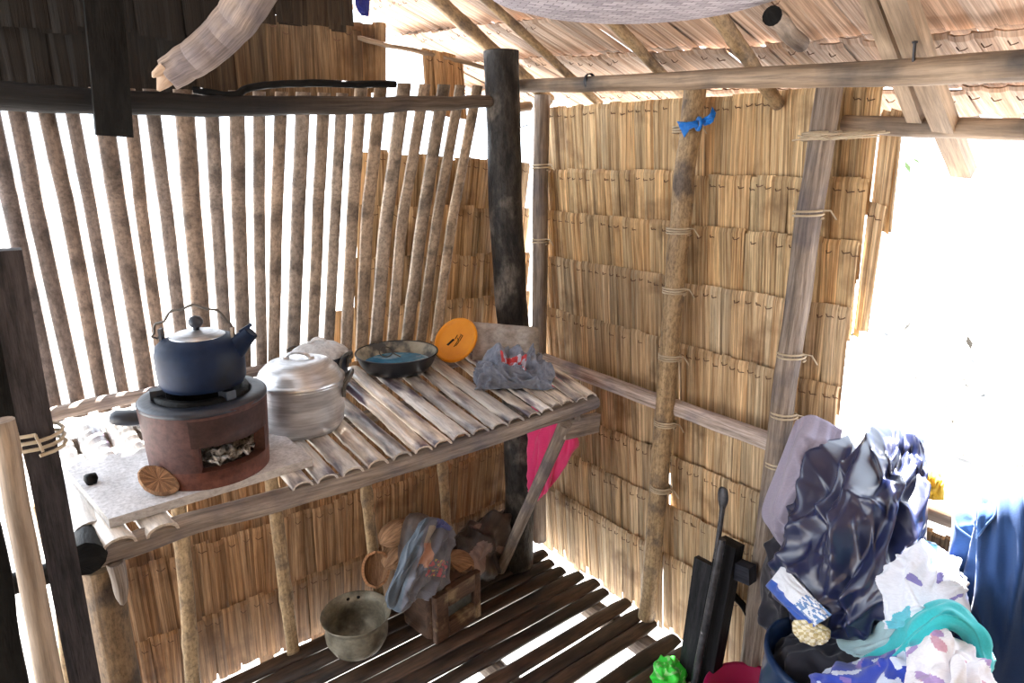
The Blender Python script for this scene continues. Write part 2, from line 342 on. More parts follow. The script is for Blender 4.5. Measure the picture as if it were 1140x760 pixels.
# the bamboo slats, each measured at its top and foot
ST = [(-9, 17, 60, 450), (20, 44, 87, 446), (52, 79, 115, 443), (81, 104, 138, 439), (115, 135, 164, 433), (146, 160, 184, 428), (171, 187, 208, 424), (206, 216, 229, 418), (236, 243, 252, 414), (264, 267, 271, 410),
      (289, 289, 290, 406), (313, 308, 303, 402), (337, 332, 324, 399), (360, 354, 346, 395), (380, 373, 364, 392), (401, 392, 384, 388), (422, 409, 401, 384), (447, 430, 417, 378), (469, 448, 435, 373), (490, 470, 452, 370), (508, 486, 468, 368), (527, 503, 485, 366)]
WD = [.036, .036, .035, .030, .037, .028, .030, .042, .032, .036, .030, .032, .038, .034, .032, .036, .038, .042, .036, .042, .036, .036]
for i, (a, m_, c, yb) in enumerate(ST):
    T = P(a, 128, y=1.715); Bm = P(c, yb, y=1.75); Bm.z = .915 if i < 17 else .93
    up = (T-Bm).normalized(); T = T+up*(.055 if i < 15 else .085)
    Mid = P(m_, 250, y=1.732)
    pa = pathpts([T, lerp(T, Mid, .6), Mid, lerp(Mid, Bm, .5), Bm], 6, .0012); n = len(pa)
    w = WD[i]*(.9 if i < 4 else 1.04); b = MB(); rows = []; nodes = [random.randint(3, 9), random.randint(12, 20)]
    for k, p in enumerate(pa):
        bul = 1.04 if k in nodes else 1
        rows.append([p+V((math.sin(t)*w/2*bul, -(math.cos(t)-.3)*w*.33*bul, 0)) for t in [R(-85+170*q/6) for q in range(7)]] + [p+V((math.sin(t)*w/2*.82, -(math.cos(t)-.3)*w*.33*.72, 0)) for t in [R(85-170*q/4) for q in range(5)]])
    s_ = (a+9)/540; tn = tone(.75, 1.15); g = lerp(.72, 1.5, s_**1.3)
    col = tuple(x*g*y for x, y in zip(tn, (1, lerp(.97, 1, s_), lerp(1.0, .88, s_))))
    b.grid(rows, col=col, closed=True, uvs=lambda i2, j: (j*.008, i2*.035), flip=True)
    for e_, fl in ((rows[0], False), (rows[-1], True)):
        for q in range(5):
            b0 = len(b.v); k0, k1 = q, q+1; o0, o1 = 11-min(q, 4), 11-min(q+1, 4)
            b.v.extend([e_[k0], e_[k1], e_[o1], e_[o0]]); b.face([b0, b0+1, b0+2, b0+3], [(0, 0)]*4, col, 0, False)
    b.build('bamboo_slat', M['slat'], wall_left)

# ------------------------------------------------------------------ roof
def RZ(x, y, off=0.): return 1.675+.55*(1.57-x)+.07*(y-1.75)+off
ceiling = struct(empty('ceiling', (1.2, 1.0, 2.0)))
rn = V((-.48, .0, -.87)).normalized(); rdn = V((1, 0, -.55)).normalized()
xs = [1.63, 1.475, 1.32, 1.16, .99, .81, .62, .42, .21, 0]
for i, x in enumerate(xs):
    y0, y1 = (2.4 if x > .9 else 1.9), -1.35
    b = MB()
    A = V((x, y0, RZ(x, y0, .075))); B = V((x, y1, RZ(x, y1, .075)))
    fresh = .95 if x > 1.3 else .85
    thatch_row(b, A, B, .24 if i else .13, rn, wid=.040, tilt=.045 if i else .02, lo=.7, hi=1.08, down=rdn, jit=.006, holes=.02, hem=.18, stitch=.75, colf=lambda t, f=fresh: (f, f*.95, f*.9))
    b.build('thatch_panel', [M['roofthatch'], M['stitch']], ceiling)
# far slope of the roof (over the camera's left, away from the frame)
b = MB()
for i in range(4):
    x = -.1-.3*i; z = 2.55-.17*i
    thatch_row(b, (x, -1.1, z), (x, 1.7, z), .42, (.48, 0, -.87), wid=.09, tilt=.05, down=(-1, 0, -.55), lo=.2, hi=.4, stitch=0)
b.build('thatch_panel', [M['roofthatch'], M['stitch']], ceiling)

# ------------------------------------------------------------------ floor and ground
floor = struct(empty('floor', (1.0, .8, 0)))
ys = 1.80; k = 0
# (slat rows are spaced as the photo shows: dense by the wall, loose towards the middle)
edge = {0: 1.50, 1: 1.52, 2: 1.50, 3: 1.50, 4: 1.53, 5: 1.545, 6: 1.53, 7: 1.55, 8: 1.55}
while ys > -1.3:
    w = random.uniform(.05, .068); gap = random.choice([.001, .002, .003, .005, .009]) if ys > 0.9 else .008
    if k in (6, 9): gap = .036
    x1 = edge.get(k, 1.54); x0 = -.9
    yj = [random.uniform(-.004, .004) for _ in range(3)]
    pa = pathpts([(x0, ys-w/2+yj[0], -.012), (.4, ys-w/2+yj[1], -.012+random.uniform(-.003, .003)), (x1, ys-w/2+yj[2], -.012+random.uniform(-.003, .006))], 12, .002)
    b = MB(); rows = []
    nd = {random.randint(2, 7), random.randint(9, 14), random.randint(16, 22)}
    for q, p in enumerate(pa):
        bu = 1.07 if q in nd else 1
        sh = .75 if q == len(pa)-1 else 1
        rows.append([p+V((0, -math.cos(t)*w/2*bu*sh, math.sin(t)*.012*bu)) for t in [2*math.pi*s/12 for s in range(12)]])
    tn = tone(.6, 1.25, .1); b.grid(rows, col=tn, closed=True, uvs=lambda i, j: (j*.011, i*.09))
    for e_, fl in ((rows[-1], False), (rows[0], True)):
        b0 = len(b.v); b.v.extend(e_); q = list(range(b0, b0+12)); b.face(q if not fl else q[::-1], [(0, 0)]*12, tn, 0, False)
    b.build('floor_slat', M['floor'], floor)
    ys -= w+gap; k += 1
for x in (.15, 1.02, 1.47):
    b = MB(); b.tube(pathpts([(x, 1.95, -.065), (x+.02, .3, -.068), (x, -1.3, -.065)], 6, .004), .038, 10, wob=.1); b.build('floor_joist', M['greywood'], floor)
b = MB(); N_ = 40
g = [[V((-14+44*(j/N_), -14+44*(i/N_), 0)) for j in range(N_+1)] for i in range(N_+1)]
for r_ in g:
    for p in r_:
        dd = max(p.x-4, 0); p.z = -.55+.06*mn.noise(p*.9)+.03*mn.noise(p*2.7)+(min(dd*.10, 1.2) if p.x > 4 else 0)
b.grid(g, uvs=lambda i, j: (j, i)); ground = struct(b.build('ground', M['dirt']))

# ------------------------------------------------------------------ posts, poles, beams
# corner log
o = pole('log_post', 'thick dark round log post with sawn top at the table\'s right end', 'post', [P(558, 57, y=1.66)+V((0, 0, .0)), P(564, 250, y=1.66), P(572, 380, y=1.67), P(578, 520, y=1.69), (1.385, 1.70, -.02)], .052, .054, M['log'], seg=22, n=8, wav=.005, wob=.06)
b = MB(); t = P(558, 57, y=1.66); b.lathe([(0, .004), (.03, .004), (.049, .001)], 20, at=t, dent=.05); b.build('sawn_top', M['greywood'], o, )
bb = MB(); q = P(577, 142, y=1.60); bb.tube([q, q+V((.025, -.02, .008)), q+V((.03, -.024, .016))], .0018, 5); bb.build('nail', M['wire'], o)
def thin(label, pts, r, r2, m='bamboo', **k): return pole(k.pop('name', 'bamboo_pole'), label, k.pop('cat', 'pole'), pts, r, r2, M[m], **k)
cp = thin('slim squared wooden post standing in the corner where the thatch walls meet', [(1.545, 1.78, 1.70), (1.54, 1.775, .9), (1.55, 1.77, 0)], .027, .028, 'greywood', name='corner_post', cat='post', seg=8, n=6, wob=.05)
for u, v in ((606, 186), (604, 268)): q = P(u, v, y=1.776); binding(cp, (1.543, 1.777, q.z), (0, 0, 1), .029, 2)
mp_ = thin('knotty bamboo pole upright in the middle of the thatch wall', [(1.535, 1.148, 1.70), (1.525, 1.16, 1.35), (1.52, 1.165, .9), (1.525, 1.175, .45), (1.53, 1.19, 0)], .030, .028, 'bamboo', nodes=5, n=10, wav=.008)
for z in (1.57, 1.30, 1.13, .93, .72, .50): binding(mp_, (1.523, 1.163+.01*(z < .5), z), (0, 0, 1), .031, 3)
wp = thin('weathered split post at the window\'s edge tied to the thatch', [(1.535, .785, 1.66), (1.53, .80, 1.1), (1.53, .805, .6), (1.535, .81, 0)], .029, .030, 'greywood', name='window_post', cat='post', seg=10, wob=.07, n=8)
for z in (1.545, 1.37, 1.02, .86, .72): binding(wp, (1.531, .797, z), (0, .02, 1), .031, 2 if z < 1.5 else 4)
b = MB(); q = V((1.52, .79, 1.545))
for k in range(7): b.tube([q+V((-.02, .05-.012*k, random.uniform(-.01, .01))), q+V((-.028, .0-.01*k, -.004+random.uniform(-.008, .01))), q+V((.01, -.09-.01*k, random.uniform(-.012, .012)))], .002, 5)
b.build('vine_tie', M['cord'], wp)
hp = thin('pale horizontal pole across the thatch wall behind the uprights', [(1.545, 1.76, .775), (1.55, 1.3, .768), (1.55, .78, .765)], .024, .026, 'greywood', wob=.1, col=(2.0, 2.1, 2.35))
# eave beams
eb = thin('long smooth log beam running under the roof from the dark post', [P(578, 96, x=1.36), P(700, 92, x=1.36), P(850, 86, x=1.355), P(1000, 81, x=1.35), P(1140, 73, x=1.35), (1.33, -.6, 1.60)], .019, .026, 'beam', name='roof_beam', cat='beam', seg=16, n=8, wav=.003, wob=.05)
bq = P(657, 91, x=1.36); bb = MB(); bb.lathe([(.0205, -.006), (.0225, -.003), (.0225, .003), (.0205, .006)], 16, at=bq, axis=(0, 1, -.06)); bb.build('band', M['sootmetal'], eb)
q = P(1018, 62, x=1.335); bb = MB(); bb.tube([q-V((0, 0, .012)), q+V((-.006, 0, .02))], .003, 6); bb.lathe([(0, .004), (.005, .003), (.005, 0)], 8, at=q+V((-.006, 0, .02))); bb.build('nail', M['iron'], eb)
thin('outer pole along the roof edge above the window opening', [P(940, 138, x=1.60), P(1000, 141, x=1.60), P(1140, 144, x=1.60), (1.60, -.6, 1.50)], .020, .022, 'beam', name='eave_pole', cat='beam', wob=.08, n=7, wav=.003)
thin('short pole end under the eave left of the dark post', [P(548, 122, y=1.80), P(590, 118, y=1.83)], .016, .016, 'beam', name='eave_stub', cat='beam', wob=.05)
# rafters: (u, v) of upper and lower end, with their x positions on the roof plane
def rafter(u0, v0, x0, u1, v1, x1, r, label, mt='bamboo', nodes=3, name='rafter', ext=.35, **k):
    a, c = P(u0, v0, x=x0), P(u1, v1, x=x1); up = (a-c); a2 = a+up*ext
    return thin(label, [a2, a, lerp(a, c, .5), c], r*1.02, r*.95, mt, name=name, cat='rafter', nodes=nodes, n=7, wav=.003, wob=.06, group='roof rafters', **k)
rafter(480, -6, 1.12, 612, 112, 1.60, .022, 'thickest bamboo rafter, sloping down behind the dark log post\'s top')
rafter(542, 0, 1.15, 668, 116, 1.62, .013, 'thin bamboo rafter just right of the dark log post')
rafter(676, 18, 1.30, 765, 112, 1.66, .015, 'bamboo rafter descending left of the blue rag')
rafter(798, 15, 1.24, 866, 116, 1.58, .017, 'bamboo rafter below the woven tray\'s right end')
def sawn(u0, v0, x0, u1, v1, x1, w, t, label, ext=.3):
    a, c = P(u0, v0, x=x0), P(u1, v1, x=x1); a2 = a+(a-c)*ext; b = MB(); pa = pathpts([a2, a, lerp(a, c, .5), c], 5, .002)
    b.plank(pa, w, t, (0, 1, .1)); return tag(b.build('rafter', M['beam'], loc=pa[-1]), label, 'rafter', 'roof rafters')
sawn(972, -4, 1.28, 1022, 130, 1.58, .030, .03, 'short pale sawn rafter ending on the outer eave pole')
sawn(1000, -4, 1.27, 1072, 192, 1.74, .042, .03, 'long pale sawn rafter jutting past the eave into the daylight', )
o = pole('roof_pole', 'grey pole with round cut end pointing inward under the roof', 'pole', [P(859, 17, x=1.12), P(872, 30, x=1.22), P(892, 50, x=1.35)], .0165, .016, M['greywood'], n=4, wob=.05, capmat=M['soot'])
# left wall poles
thin('dark sooty pole holding the tops of the slats', [P(-60, 102, y=1.67), P(0, 107, y=1.67), P(130, 114, y=1.67), P(260, 118, y=1.665), P(400, 117, y=1.655), P(480, 115, y=1.65), P(545, 113, y=1.65)], .030, .017, 'greywood', name='slat_rail', cat='pole', seg=14, wob=.12, col=lambda t: tuple(lerp(a_, b_, min(max((t-.5)/.3, 0), 1)) for a_, b_ in zip((.028, .029, .033), (.5, .48, .46))))
thin('thin dark bent stick lying along the slat rail', [P(215, 100, y=1.70), P(256, 106, y=1.66), P(285, 96, y=1.68), P(340, 93, y=1.69), P(440, 94, y=1.70)], .008, .009, 'soot', name='stick', cat='stick', wob=.15)
thin('light bamboo stick carrying a few thatch tufts below the gable gap', [P(398, 42, y=1.80), P(440, 52, y=1.80), P(500, 65, y=1.80), P(552, 80, y=1.78)], .007, .007, 'beam', name='tuft_stick', cat='stick', wob=.08)
thin('weathered pole lying along the feet of the slats on the table', [P(40, 464, y=1.722), P(100, 452, y=1.722), P(165, 438, y=1.722), P(300, 410, y=1.722), P(391, 394, y=1.722)], .017, .014, 'greywood', name='slat_foot_rail', cat='pole', wob=.12, col=(1.2, 1.2, 1.25))
b = MB(); b.plank(pathpts([P(112, -30, y=1.60), P(120, 60, y=1.60), P(128, 152, y=1.61)], 5, .002), .066, .022, (1, 0, 0))
tag(b.build('hanging_board', M['soot'], loc=P(128, 152, y=1.61)), 'black sooty board hanging across the dark slat rail', 'board')
# curved pale log at the upper left
cl = pole('crooked_log', 'crooked pale grey log sloping down under the dark roof', 'log', [P(186, 84, y=1.52), P(205, 72, y=1.50), P(228, 56, y=1.47), P(252, 34, y=1.44), P(272, 8, y=1.40), P(300, -40, y=1.34), P(360, -130, y=1.25)], .030, .044, M['greywood'], seg=20, n=7, wav=.004, wob=.04, col=(1.3, 1.27, 1.27))
b = MB(); b.tube([P(190, 82, y=1.51), P(181, 92, y=1.515), P(176, 101, y=1.52)], [.019, .013, .003], 8, wob=.2); b.tube([P(182, 76, y=1.50), P(172, 83, y=1.50), P(170, 86, y=1.5)], [.012, .007, .002], 6, wob=.2)
b.build('broken_end', M['palewood'], cl)
# wall battens below the table
for pts, lab in (([(200, 560), (216, 770)], 'lower batten of pale bamboo leftmost under the table'), ([(301, 520), (326, 722)], 'pale bamboo batten with a knot, second from left under the table'), ([(405, 530), (417, 625)], 'pale bamboo batten behind the crumpled printed cloth'), ([(490, 500), (498, 585)], 'short pale bamboo batten nearest the dark sack')):
    a, c = P(*pts[0], y=WL-.03), P(*pts[1], y=WL-.03); c = a+(c-a)*((a.z-.005)/(a.z-c.z)); b = MB()
    rows = []; pa = pathpts([a+V((0, 0, .04)), lerp(a, c, .5), c], 9, .003); nd = {4, 12}
    for q, p in enumerate(pa):
        bu = 1.14 if q in nd else 1
        rows.append([p+V((math.sin(t)*.020*bu, -math.cos(t)*.009*bu, 0)) for t in [2*math.pi*s/12 for s in range(12)]])
    b.grid(rows, closed=True, uvs=lambda i, j: (j*.008, i*.04), flip=True)
    tag(b.build('wall_batten', M['bamboo'], loc=c), lab, 'batten', 'battens under the table')

# ------------------------------------------------------------------ posts at the far left
b = MB(); b.plank(pathpts([P(3, 278, y=1.10), P(38, 465, y=1.10), P(64, 600, y=1.10), P(92, 790, y=1.10)+V((0, 0, -.6))], 5, .003), .040, .036, (1, 0, 0), col=(1.7, 1.45, 1.3))
dp = tag(b.build('timber_post', M['darkboard'], loc=(.02, 1.1, 0)), 'dark squared timber post before the table\'s left end', 'post')
for p in (P(40, 487, y=1.10),): 
    binding(dp, p, (.0, 0, 1), .032, 3, .02)
b = MB(); b.plank([P(-14, 300, y=1.125), P(-2, 390, y=1.125), P(10, 477, y=1.125)], .046, .04, (1, 0, 0)); tag(b.build('timber_offcut', M['soot'], loc=P(12, 478, y=1.125)), 'short dark timber lashed to the left post above the pale pole', 'timber')
thin('pale peeled pole leaning beside the dark post at the left edge', [P(3, 468, y=1.02), P(58, 775, y=1.02)],   .0135, .0165, 'beam', wav=.003, n=14, wob=.06, name='peeled_pole')
b = MB(); b.plank(pathpts([P(30, 495, y=1.22), P(62, 620, y=1.22), P(100, 780, y=1.22), P(118, 900, y=1.22)], 4), .016, .016, (1, 0, 0)); tag(b.build('lit_edge_strip', M['palewood'], loc=P(118, 900, y=1.22)), 'thin pale strip added for the sunlit face of the dark post', 'strip')  # separate pale strip added as the dark post's sunlit side
b = MB(); b.plank(pathpts([P(-30, 560, y=.95), P(-8, 650, y=.95), P(14, 780, y=.95), P(14, 780, y=.95)+V((0, 0, -.7))], 4), .04, .03, (1, 0, 0)); tag(b.build('edge_board', M['soot'], loc=P(22, 780, y=.95)), 'dark board at the lower left corner of the room', 'board')
thin('slender brown stake standing outside between the left poles', [P(44, 560, y=1.5), P(66, 660, y=1.5), P(80, 790, y=1.5)], .012, .013, 'bamboo', nodes=3, name='stake', cat='stake')
thin('dark bar crossing behind the poles at the left', [P(-30, 662, y=1.245), P(88, 628, y=1.245)], .018, .018, 'soot', name='cross_bar', cat='bar')

# ------------------------------------------------------------------ table
TZ = .90
table = empty('bamboo_table', (.6, 1.45, 0), 'long low table of split bamboo slats along the slatted wall', 'table')
def culm(A, B, r, col, parent):
    A, B = V(A), V(B); b = MB(); pa = pathpts([A, lerp(A, B, .5)+V((random.uniform(-.004, .004), 0, random.uniform(-.002, .002))), B], 11, .0015); n = len(pa); d = (B-A).normalized(); side = d.cross(V((0, 0, 1))).normalized()
    nd = {random.randint(2, 6), random.randint(9, 13), random.randint(16, 20)}; rows = []
    for q, p in enumerate(pa):
        bu = 1.07 if q in nd else (.985 if q+1 in nd else 1)
        rows.append([p+side*math.sin(t)*r*bu+V((0, 0, (math.cos(t)*.62-.62)*r*bu)) for t in [R(-95+190*s/8) for s in range(9)]]+[p+side*math.sin(t)*r*.83+V((0, 0, (math.cos(t)*.62*.72-.62)*r)) for t in [R(95-190*s/6) for s in range(7)]])
    ln = (B-A).length/n
    b.grid(rows, col=col, closed=True, uvs=lambda i, j: (j*.007, i*ln), flip=False)
    for e_ in (rows[0], rows[-1]):
        for q in range(8):
            k0, k1 = q, q+1; o0, o1 = 15-round(q*6/8), 15-round((q+1)*6/8); b0 = len(b.v); b.v.extend([e_[k0], e_[k1], e_[o1], e_[o0]])
            b.face([b0, b0+1, b0+2, b0+3], [(0, 0), (.01, 0), (.01, .01), (0, .01)], (col[0]*.75, col[1]*.72, col[2]*.68), 0, False)
    return b.build('bamboo_slat', M['culm'], parent)
CU = [(105, .033), (145, .030)]
fx = [.085, .150, .395, .445, .497, .555, .610, .662, .712, .765, .818, .870, .922, .975, 1.018, 1.060, 1.098, 1.138, 1.180]
for i, x in enumerate(fx):
    nx = fx[i+1] if i+1 < len(fx) else x+.042
    w = (min(nx-x, .055)*.5-.0045) if i > 1 else .026
    fan = lerp(-.01, .17, (x/1.18)**1.6)
    y0 = 1.142+random.uniform(-.006, .006); yb = 1.735
    t = tone(.72, 1.15, .05)
    if i < 2: culm((x, y0, TZ), (x-.01, 1.30, TZ), w, (1, .97, .92), table); continue
    if i in (2, 3, 4): culm((x, y0, TZ), (x+fan, yb, TZ+.006), w, t, table)
    else: culm((x, y0, TZ), (x+fan, yb+random.uniform(-.02, .02), TZ+.006), w, t, table)
for x in (.055, .115, .175, .235, .295, .35):
    culm((x, 1.23, TZ), (x-.01, 1.74, TZ+.004), .0265, tone(.95, 1.1), table)
b = MB(); b.tube(pathpts([P(86, 626, y=1.165), P(200, 586, y=1.165), P(330, 551, y=1.165), P(480, 507, y=1.165), P(600, 468, y=1.165), P(662, 446, y=1.165)], 7, .004), [.021]*36, 12, wob=.12); b.build('front_rail', M['greywood'], table)
b = MB(); b.tube(pathpts([(.0, 1.70, .862), (.7, 1.70, .862), (1.30, 1.70, .862)], 6, .003), .02, 10, wob=.1); b.build('back_rail', M['greywood'], table)
b = MB(); b.tube(pathpts([(.0, 1.45, .862), (.7, 1.45, .862), (1.26, 1.46, .862)], 6, .003), .017, 10, wob=.1); b.build('middle_rail', M['greywood'], table)
b = MB(); b.plank([(1.185, 1.20, .83), (1.22, 1.5, .83), (1.25, 1.76, .83)], .06, .022, (0, 0, 1)); b.plank([P(628, 478, y=1.21), P(665, 470, y=1.21)], .055, .02, (0, 0, 1)); b.build('end_board', M['greywood'], table)
b = MB(); b.tube(pathpts([P(98, 622, y=1.14), (.05, 1.4, .845), (.05, 1.72, .845)], 6, .003), .027, 12, wob=.15); b.build('end_beam', M['soot'], table)
b = MB(); b.tube(pathpts([P(128, 625, y=1.15), P(133, 645, y=1.145), P(136, 668, y=1.15)], 4), [.028, .029, .028, .027, .026, .026, .024, .02, .014], 8, wob=.3, squash=.45); b.build('bark_flap', M['greywood'], table)
b = MB(); b.tube(pathpts([(.055, 1.20, .83), (.058, 1.20, .4), (.06, 1.20, 0)], 6, .004), .031, 12, wob=.08, col=(.5, .45, .42)); b.build('leg', M['bamboo'], table)
b = MB(); b.tube(pathpts([(.03, 1.74, .83), (.03, 1.74, .4), (.03, 1.74, 0)], 5, .004), .027, 12, wob=.08); b.build('leg', M['greywood'], table)
b = MB(); b.tube(pathpts([P(630, 470, y=1.20), P(557, 634, z=.012)], 16, .002), [.019]*17, 12, wob=.08); b.build('leg', M['greywood'], table)['label'] = 'slanting pole leg'

# board under the stove
b = MB(); z = .918
c = [V((.079, 1.182)), V((.436, 1.192)), V((.432, 1.42)), V((.040, 1.475))]
def slab(b, c, z0, z1, col=(1, 1, 1)):
    n = len(c); top = [V((p.x, p.y, z1)) for p in c]; bot = [V((p.x, p.y, z0)) for p in c]
    for ring, up in ((top, True), (bot, False)):
        b0 = len(b.v); b.v.extend(ring); q = list(range(b0, b0+n)); b.face(q if up else q[::-1], [(p.x, p.y) for p in (ring if up else ring[::-1])], col, 0, False)
    for i in range(n):
        j = (i+1) % n; b0 = len(b.v); b.v.extend([bot[i], bot[j], top[j], top[i]]); b.face([b0, b0+1, b0+2, b0+3], [(0, 0), (.2, 0), (.2, .02), (0, .02)], (col[0]*.7, col[1]*.66, col[2]*.6), 0, False)
slab(b, [V((p.x, p.y, 0)) for p in c], TZ+.001, z)
tag(b.build('stove_board', M['board'], loc=(.26, 1.4, TZ)), 'ash-dusted flat board under the clay stove', 'board')
SB = z
# ------------------------------------------------------------------ clay stove
S = V((.271, 1.285, SB)); SR = .117; SH = .152
stove = empty('clay_stove', S, 'round red-brown clay charcoal stove with ash in its mouth', 'stove')
b = MB(); seg = 64; hole0, hole1 = R(-95), R(-18)   # mouth faces the room
outer = [(SR*.93, 0), (SR*.955, .035), (SR*.98, .075), (SR, SH-.02), (SR*1.0, SH)]
zs = [0, .012, .036, .055, .078, .086, .11, SH-.012, SH]
def rad(z): return SR*(.93+.07*z/SH)
th0, th1 = R(-112), R(-40)
rings_o, rings_i = [], []
angs = sorted([2*math.pi*k/seg for k in range(seg)])
mouth = lambda a, zz: (th0 <= ((a+math.pi) % (2*math.pi)-math.pi) <= th1) and .036 <= zz < .086
for ri, off in ((0, 0), (1, .022)):
    base = len(b.v)
    for zz in zs:
        for a in angs: r_ = rad(zz)-off; b.v.append(S+V((r_*math.cos(a), r_*math.sin(a), zz)))
    for i in range(len(zs)-1):
        for j in range(seg):
            j2 = (j+1) % seg; am = angs[j]+math.pi/seg
            if mouth(am, zs[i]+.001): continue
            q = [base+i*seg+j, base+i*seg+j2, base+(i+1)*seg+j2, base+(i+1)*seg+j]
            uv = [(angs[j]*SR, zs[i]), (angs[j]*SR+.012, zs[i]), (angs[j]*SR+.012, zs[i+1]), (angs[j]*SR, zs[i+1])]
            low = zs[i] < .03; sooty = .08 < zs[i] < .125 and th0-.1 < ((am+math.pi) % (2*math.pi)-math.pi) < th1+.1
            b.face(q if ri == 0 else q[::-1], uv, (1.5, 1.2, .95) if low else ((.45, .45, .45) if sooty else (1, 1, 1)), 0, True)
ns = seg*len(zs)
ms = [j for j in range(seg) if mouth(angs[j]+math.pi/seg, .05)]
for i in (2, 5):
    for j in ms:
        j2 = (j+1) % seg; q = [i*seg+j, i*seg+j2, ns+i*seg+j2, ns+i*seg+j]; b.face(q if i == 5 else q[::-1], [(0, 0), (.01, 0), (.01, .02), (0, .02)], (1.3, 1.1, .9), 0, False)
for j in (ms[0], (ms[-1]+1) % seg):
    for i in range(2, 5): b.face([i*seg+j, ns+i*seg+j, ns+(i+1)*seg+j, (i+1)*seg+j], [(0, 0), (.02, 0), (.02, .02), (0, .02)], (1.3, 1.1, .9), 0, False)
b.build('body', M['clay'], stove)
b = MB(); b.lathe([(SR*.70, SH-.02), (SR*.74, SH+.004), (SR*.80, SH+.008), (SR*.96, SH+.004), (SR*1.003, SH-.001), (SR*1.004, SH-.006), (SR*.98, SH-.008)], 56, at=S, dent=.03); b.build('rim', M['sootmetal'], stove)
b = MB(); b.lathe([(SR*.74, SH), (SR*.73, SH+.012), (SR*.62, SH+.014), (SR*.55, SH-.02), (SR*.5, SH-.06), (0, SH-.065)], 48, at=S, dent=.04); b.build('fire_bowl', M['soot'], stove)
for k in range(3):
    a = R(-70+120*k); p = S+V((math.cos(a)*SR*.66, math.sin(a)*SR*.66, SH+.014)); b = MB(); rr = V((math.cos(a), math.sin(a), 0)); tt = V((-math.sin(a), math.cos(a), 0))
    b.box(p, rr*.013, tt*.010, V((0, 0, .010))); b.build('pot_rest', M['sootmetal'], stove)
b = MB(); N2 = 26
g = []
for i in range(N2+1):
    row = []
    for j in range(N2+1):
        x, y = (j/N2*2-1), (i/N2*2-1); l_ = max(abs(x), abs(y)); h_ = math.hypot(x, y) or 1; x, y = x*l_/h_*.094, y*l_/h_*.094
        p = V((x, y, 0)); zz = .046+.014*mn.noise(p*40+V((3, 1, 0)))+.012*mn.noise(p*95)
        row.append(S+V((x, y, max(zz, .02))))
    g.append(row)
b.grid(g, uvs=lambda i, j: (j*.008, i*.008)); b.build('ash', M['ash'], stove)
a = R(165); p = S+V((math.cos(a)*SR*1.12, math.sin(a)*SR*1.12, SH-.028)); b = MB(); b.tube([p+V((.03, -.008, -.004)), p, p+V((-.022, .006, .004)), p+V((-.03, .008, .005))], [.02, .023, .021, .012], 10, wob=.25, squash=.62); b.build('handle', M['sootmetal'], stove)
b = MB(); p = P(150, 464, z=TZ+.014); b.tube([p+V((-.02, .012, .005)), p, p+V((.03, -.02, -.01))], [.012, .019, .017], 9, wob=.3); 
tag(b.build('stone', M['board'], loc=p-V((0, 0, .02))), 'ash-covered lump behind the stove\'s handle', 'stone')
# husk wedge leaning against the stove
def husk_half(name, label, c, ax, r, l, open_dir, mt, group=None, a=R(150), cat='husk', parent=None, t=.008):
    """half shell of a split husk: an open pointed boat"""
    c, ax, od = V(c), V(ax).normalized(), V(open_dir).normalized(); s = ax.cross(od).normalized(); od = s.cross(ax); b = MB()
    for off, fl in ((0, False), (t, True)):
        rows = []
        for i in range(13):
            u = -1+2*i/12; rr = (r-off)*math.sqrt(max(1-abs(u)**2.3, .002)); rows.append([c+ax*u*(l-off)+s*math.sin(q)*rr-od*math.cos(q)*rr*.85*(1+.06*mn.noise(V((u*3, q*3, r*99)))) for q in [lerp(-a/2, a/2, k/12) for k in range(13)]])
        b.grid(rows, uvs=lambda i, j: (j*.01, i*.015), flip=fl, colf=lambda i, j, o=off: (1, 1, 1) if o == 0 else (.75, .7, .65))
        if off == 0: R0 = rows
        else:
            for e_ in (0, 12):
                for i in range(12):
                    b0 = len(b.v); b.v.extend([R0[i][e_], R0[i+1][e_], rows[i+1][e_], rows[i][e_]]); b.face([b0, b0+1, b0+2, b0+3], [(0, 0), (.01, 0), (.01, .01), (0, .01)], (1.4, 1.25, 1.1), 0, False)
    return tag(b.build(name, mt, loc=c), label, cat, group)
b = MB(); p = P(177, 534, z=SB+.026); ax = (RT*.9+V((0, 0, -.55))).normalized(); nrm = (-FW*.75+V((0, 0, .5))+RT*.3).normalized(); sd = nrm.cross(ax).normalized()
rows = []
for i in range(5):
    d_ = (-.014, -.012, 0, .008, .010)[i]; k_ = (.72, .95, 1, .95, .86)[i]
    rows.append([p+nrm*d_+(ax*math.cos(t)*.037+sd*math.sin(t)*.026*(1 if math.sin(t) < 0 else .8))*k_*(1+.07*mn.noise(V((math.cos(t)*3, math.sin(t)*3, 4)))) for t in [2*math.pi*q/24 for q in range(24)]])
b.grid(rows, closed=True, uvs=lambda i, j: (j*.006, i*.008), flip=True)
for q in range(24):
    b0 = len(b.v); cc = p+nrm*.004; b.v.extend([rows[-1][q], rows[-1][(q+1) % 24], cc]); b.face([b0, b0+1, b0+2], [(q*.03, 0), (q*.03+.03, 0), (q*.03, .03)], (1.1, 1, .9) if q % 2 else (.72, .66, .6), 0, False)
tag(b.build('coconut_husk', M['husk'], loc=p-V((0, 0, .022))), 'cut piece of fibrous husk propped against the stove\'s foot', 'husk')
b = MB(); p = P(101, 533, z=SB+.009); b.lathe([(0, -.009), (.009, -.008), (.012, 0), (.010, .008), (0, .011)], 9, at=p, dent=.4); tag(b.build('charcoal', M['soot'], loc=p), 'small black lump of charcoal on the ash-dusted board', 'charcoal')

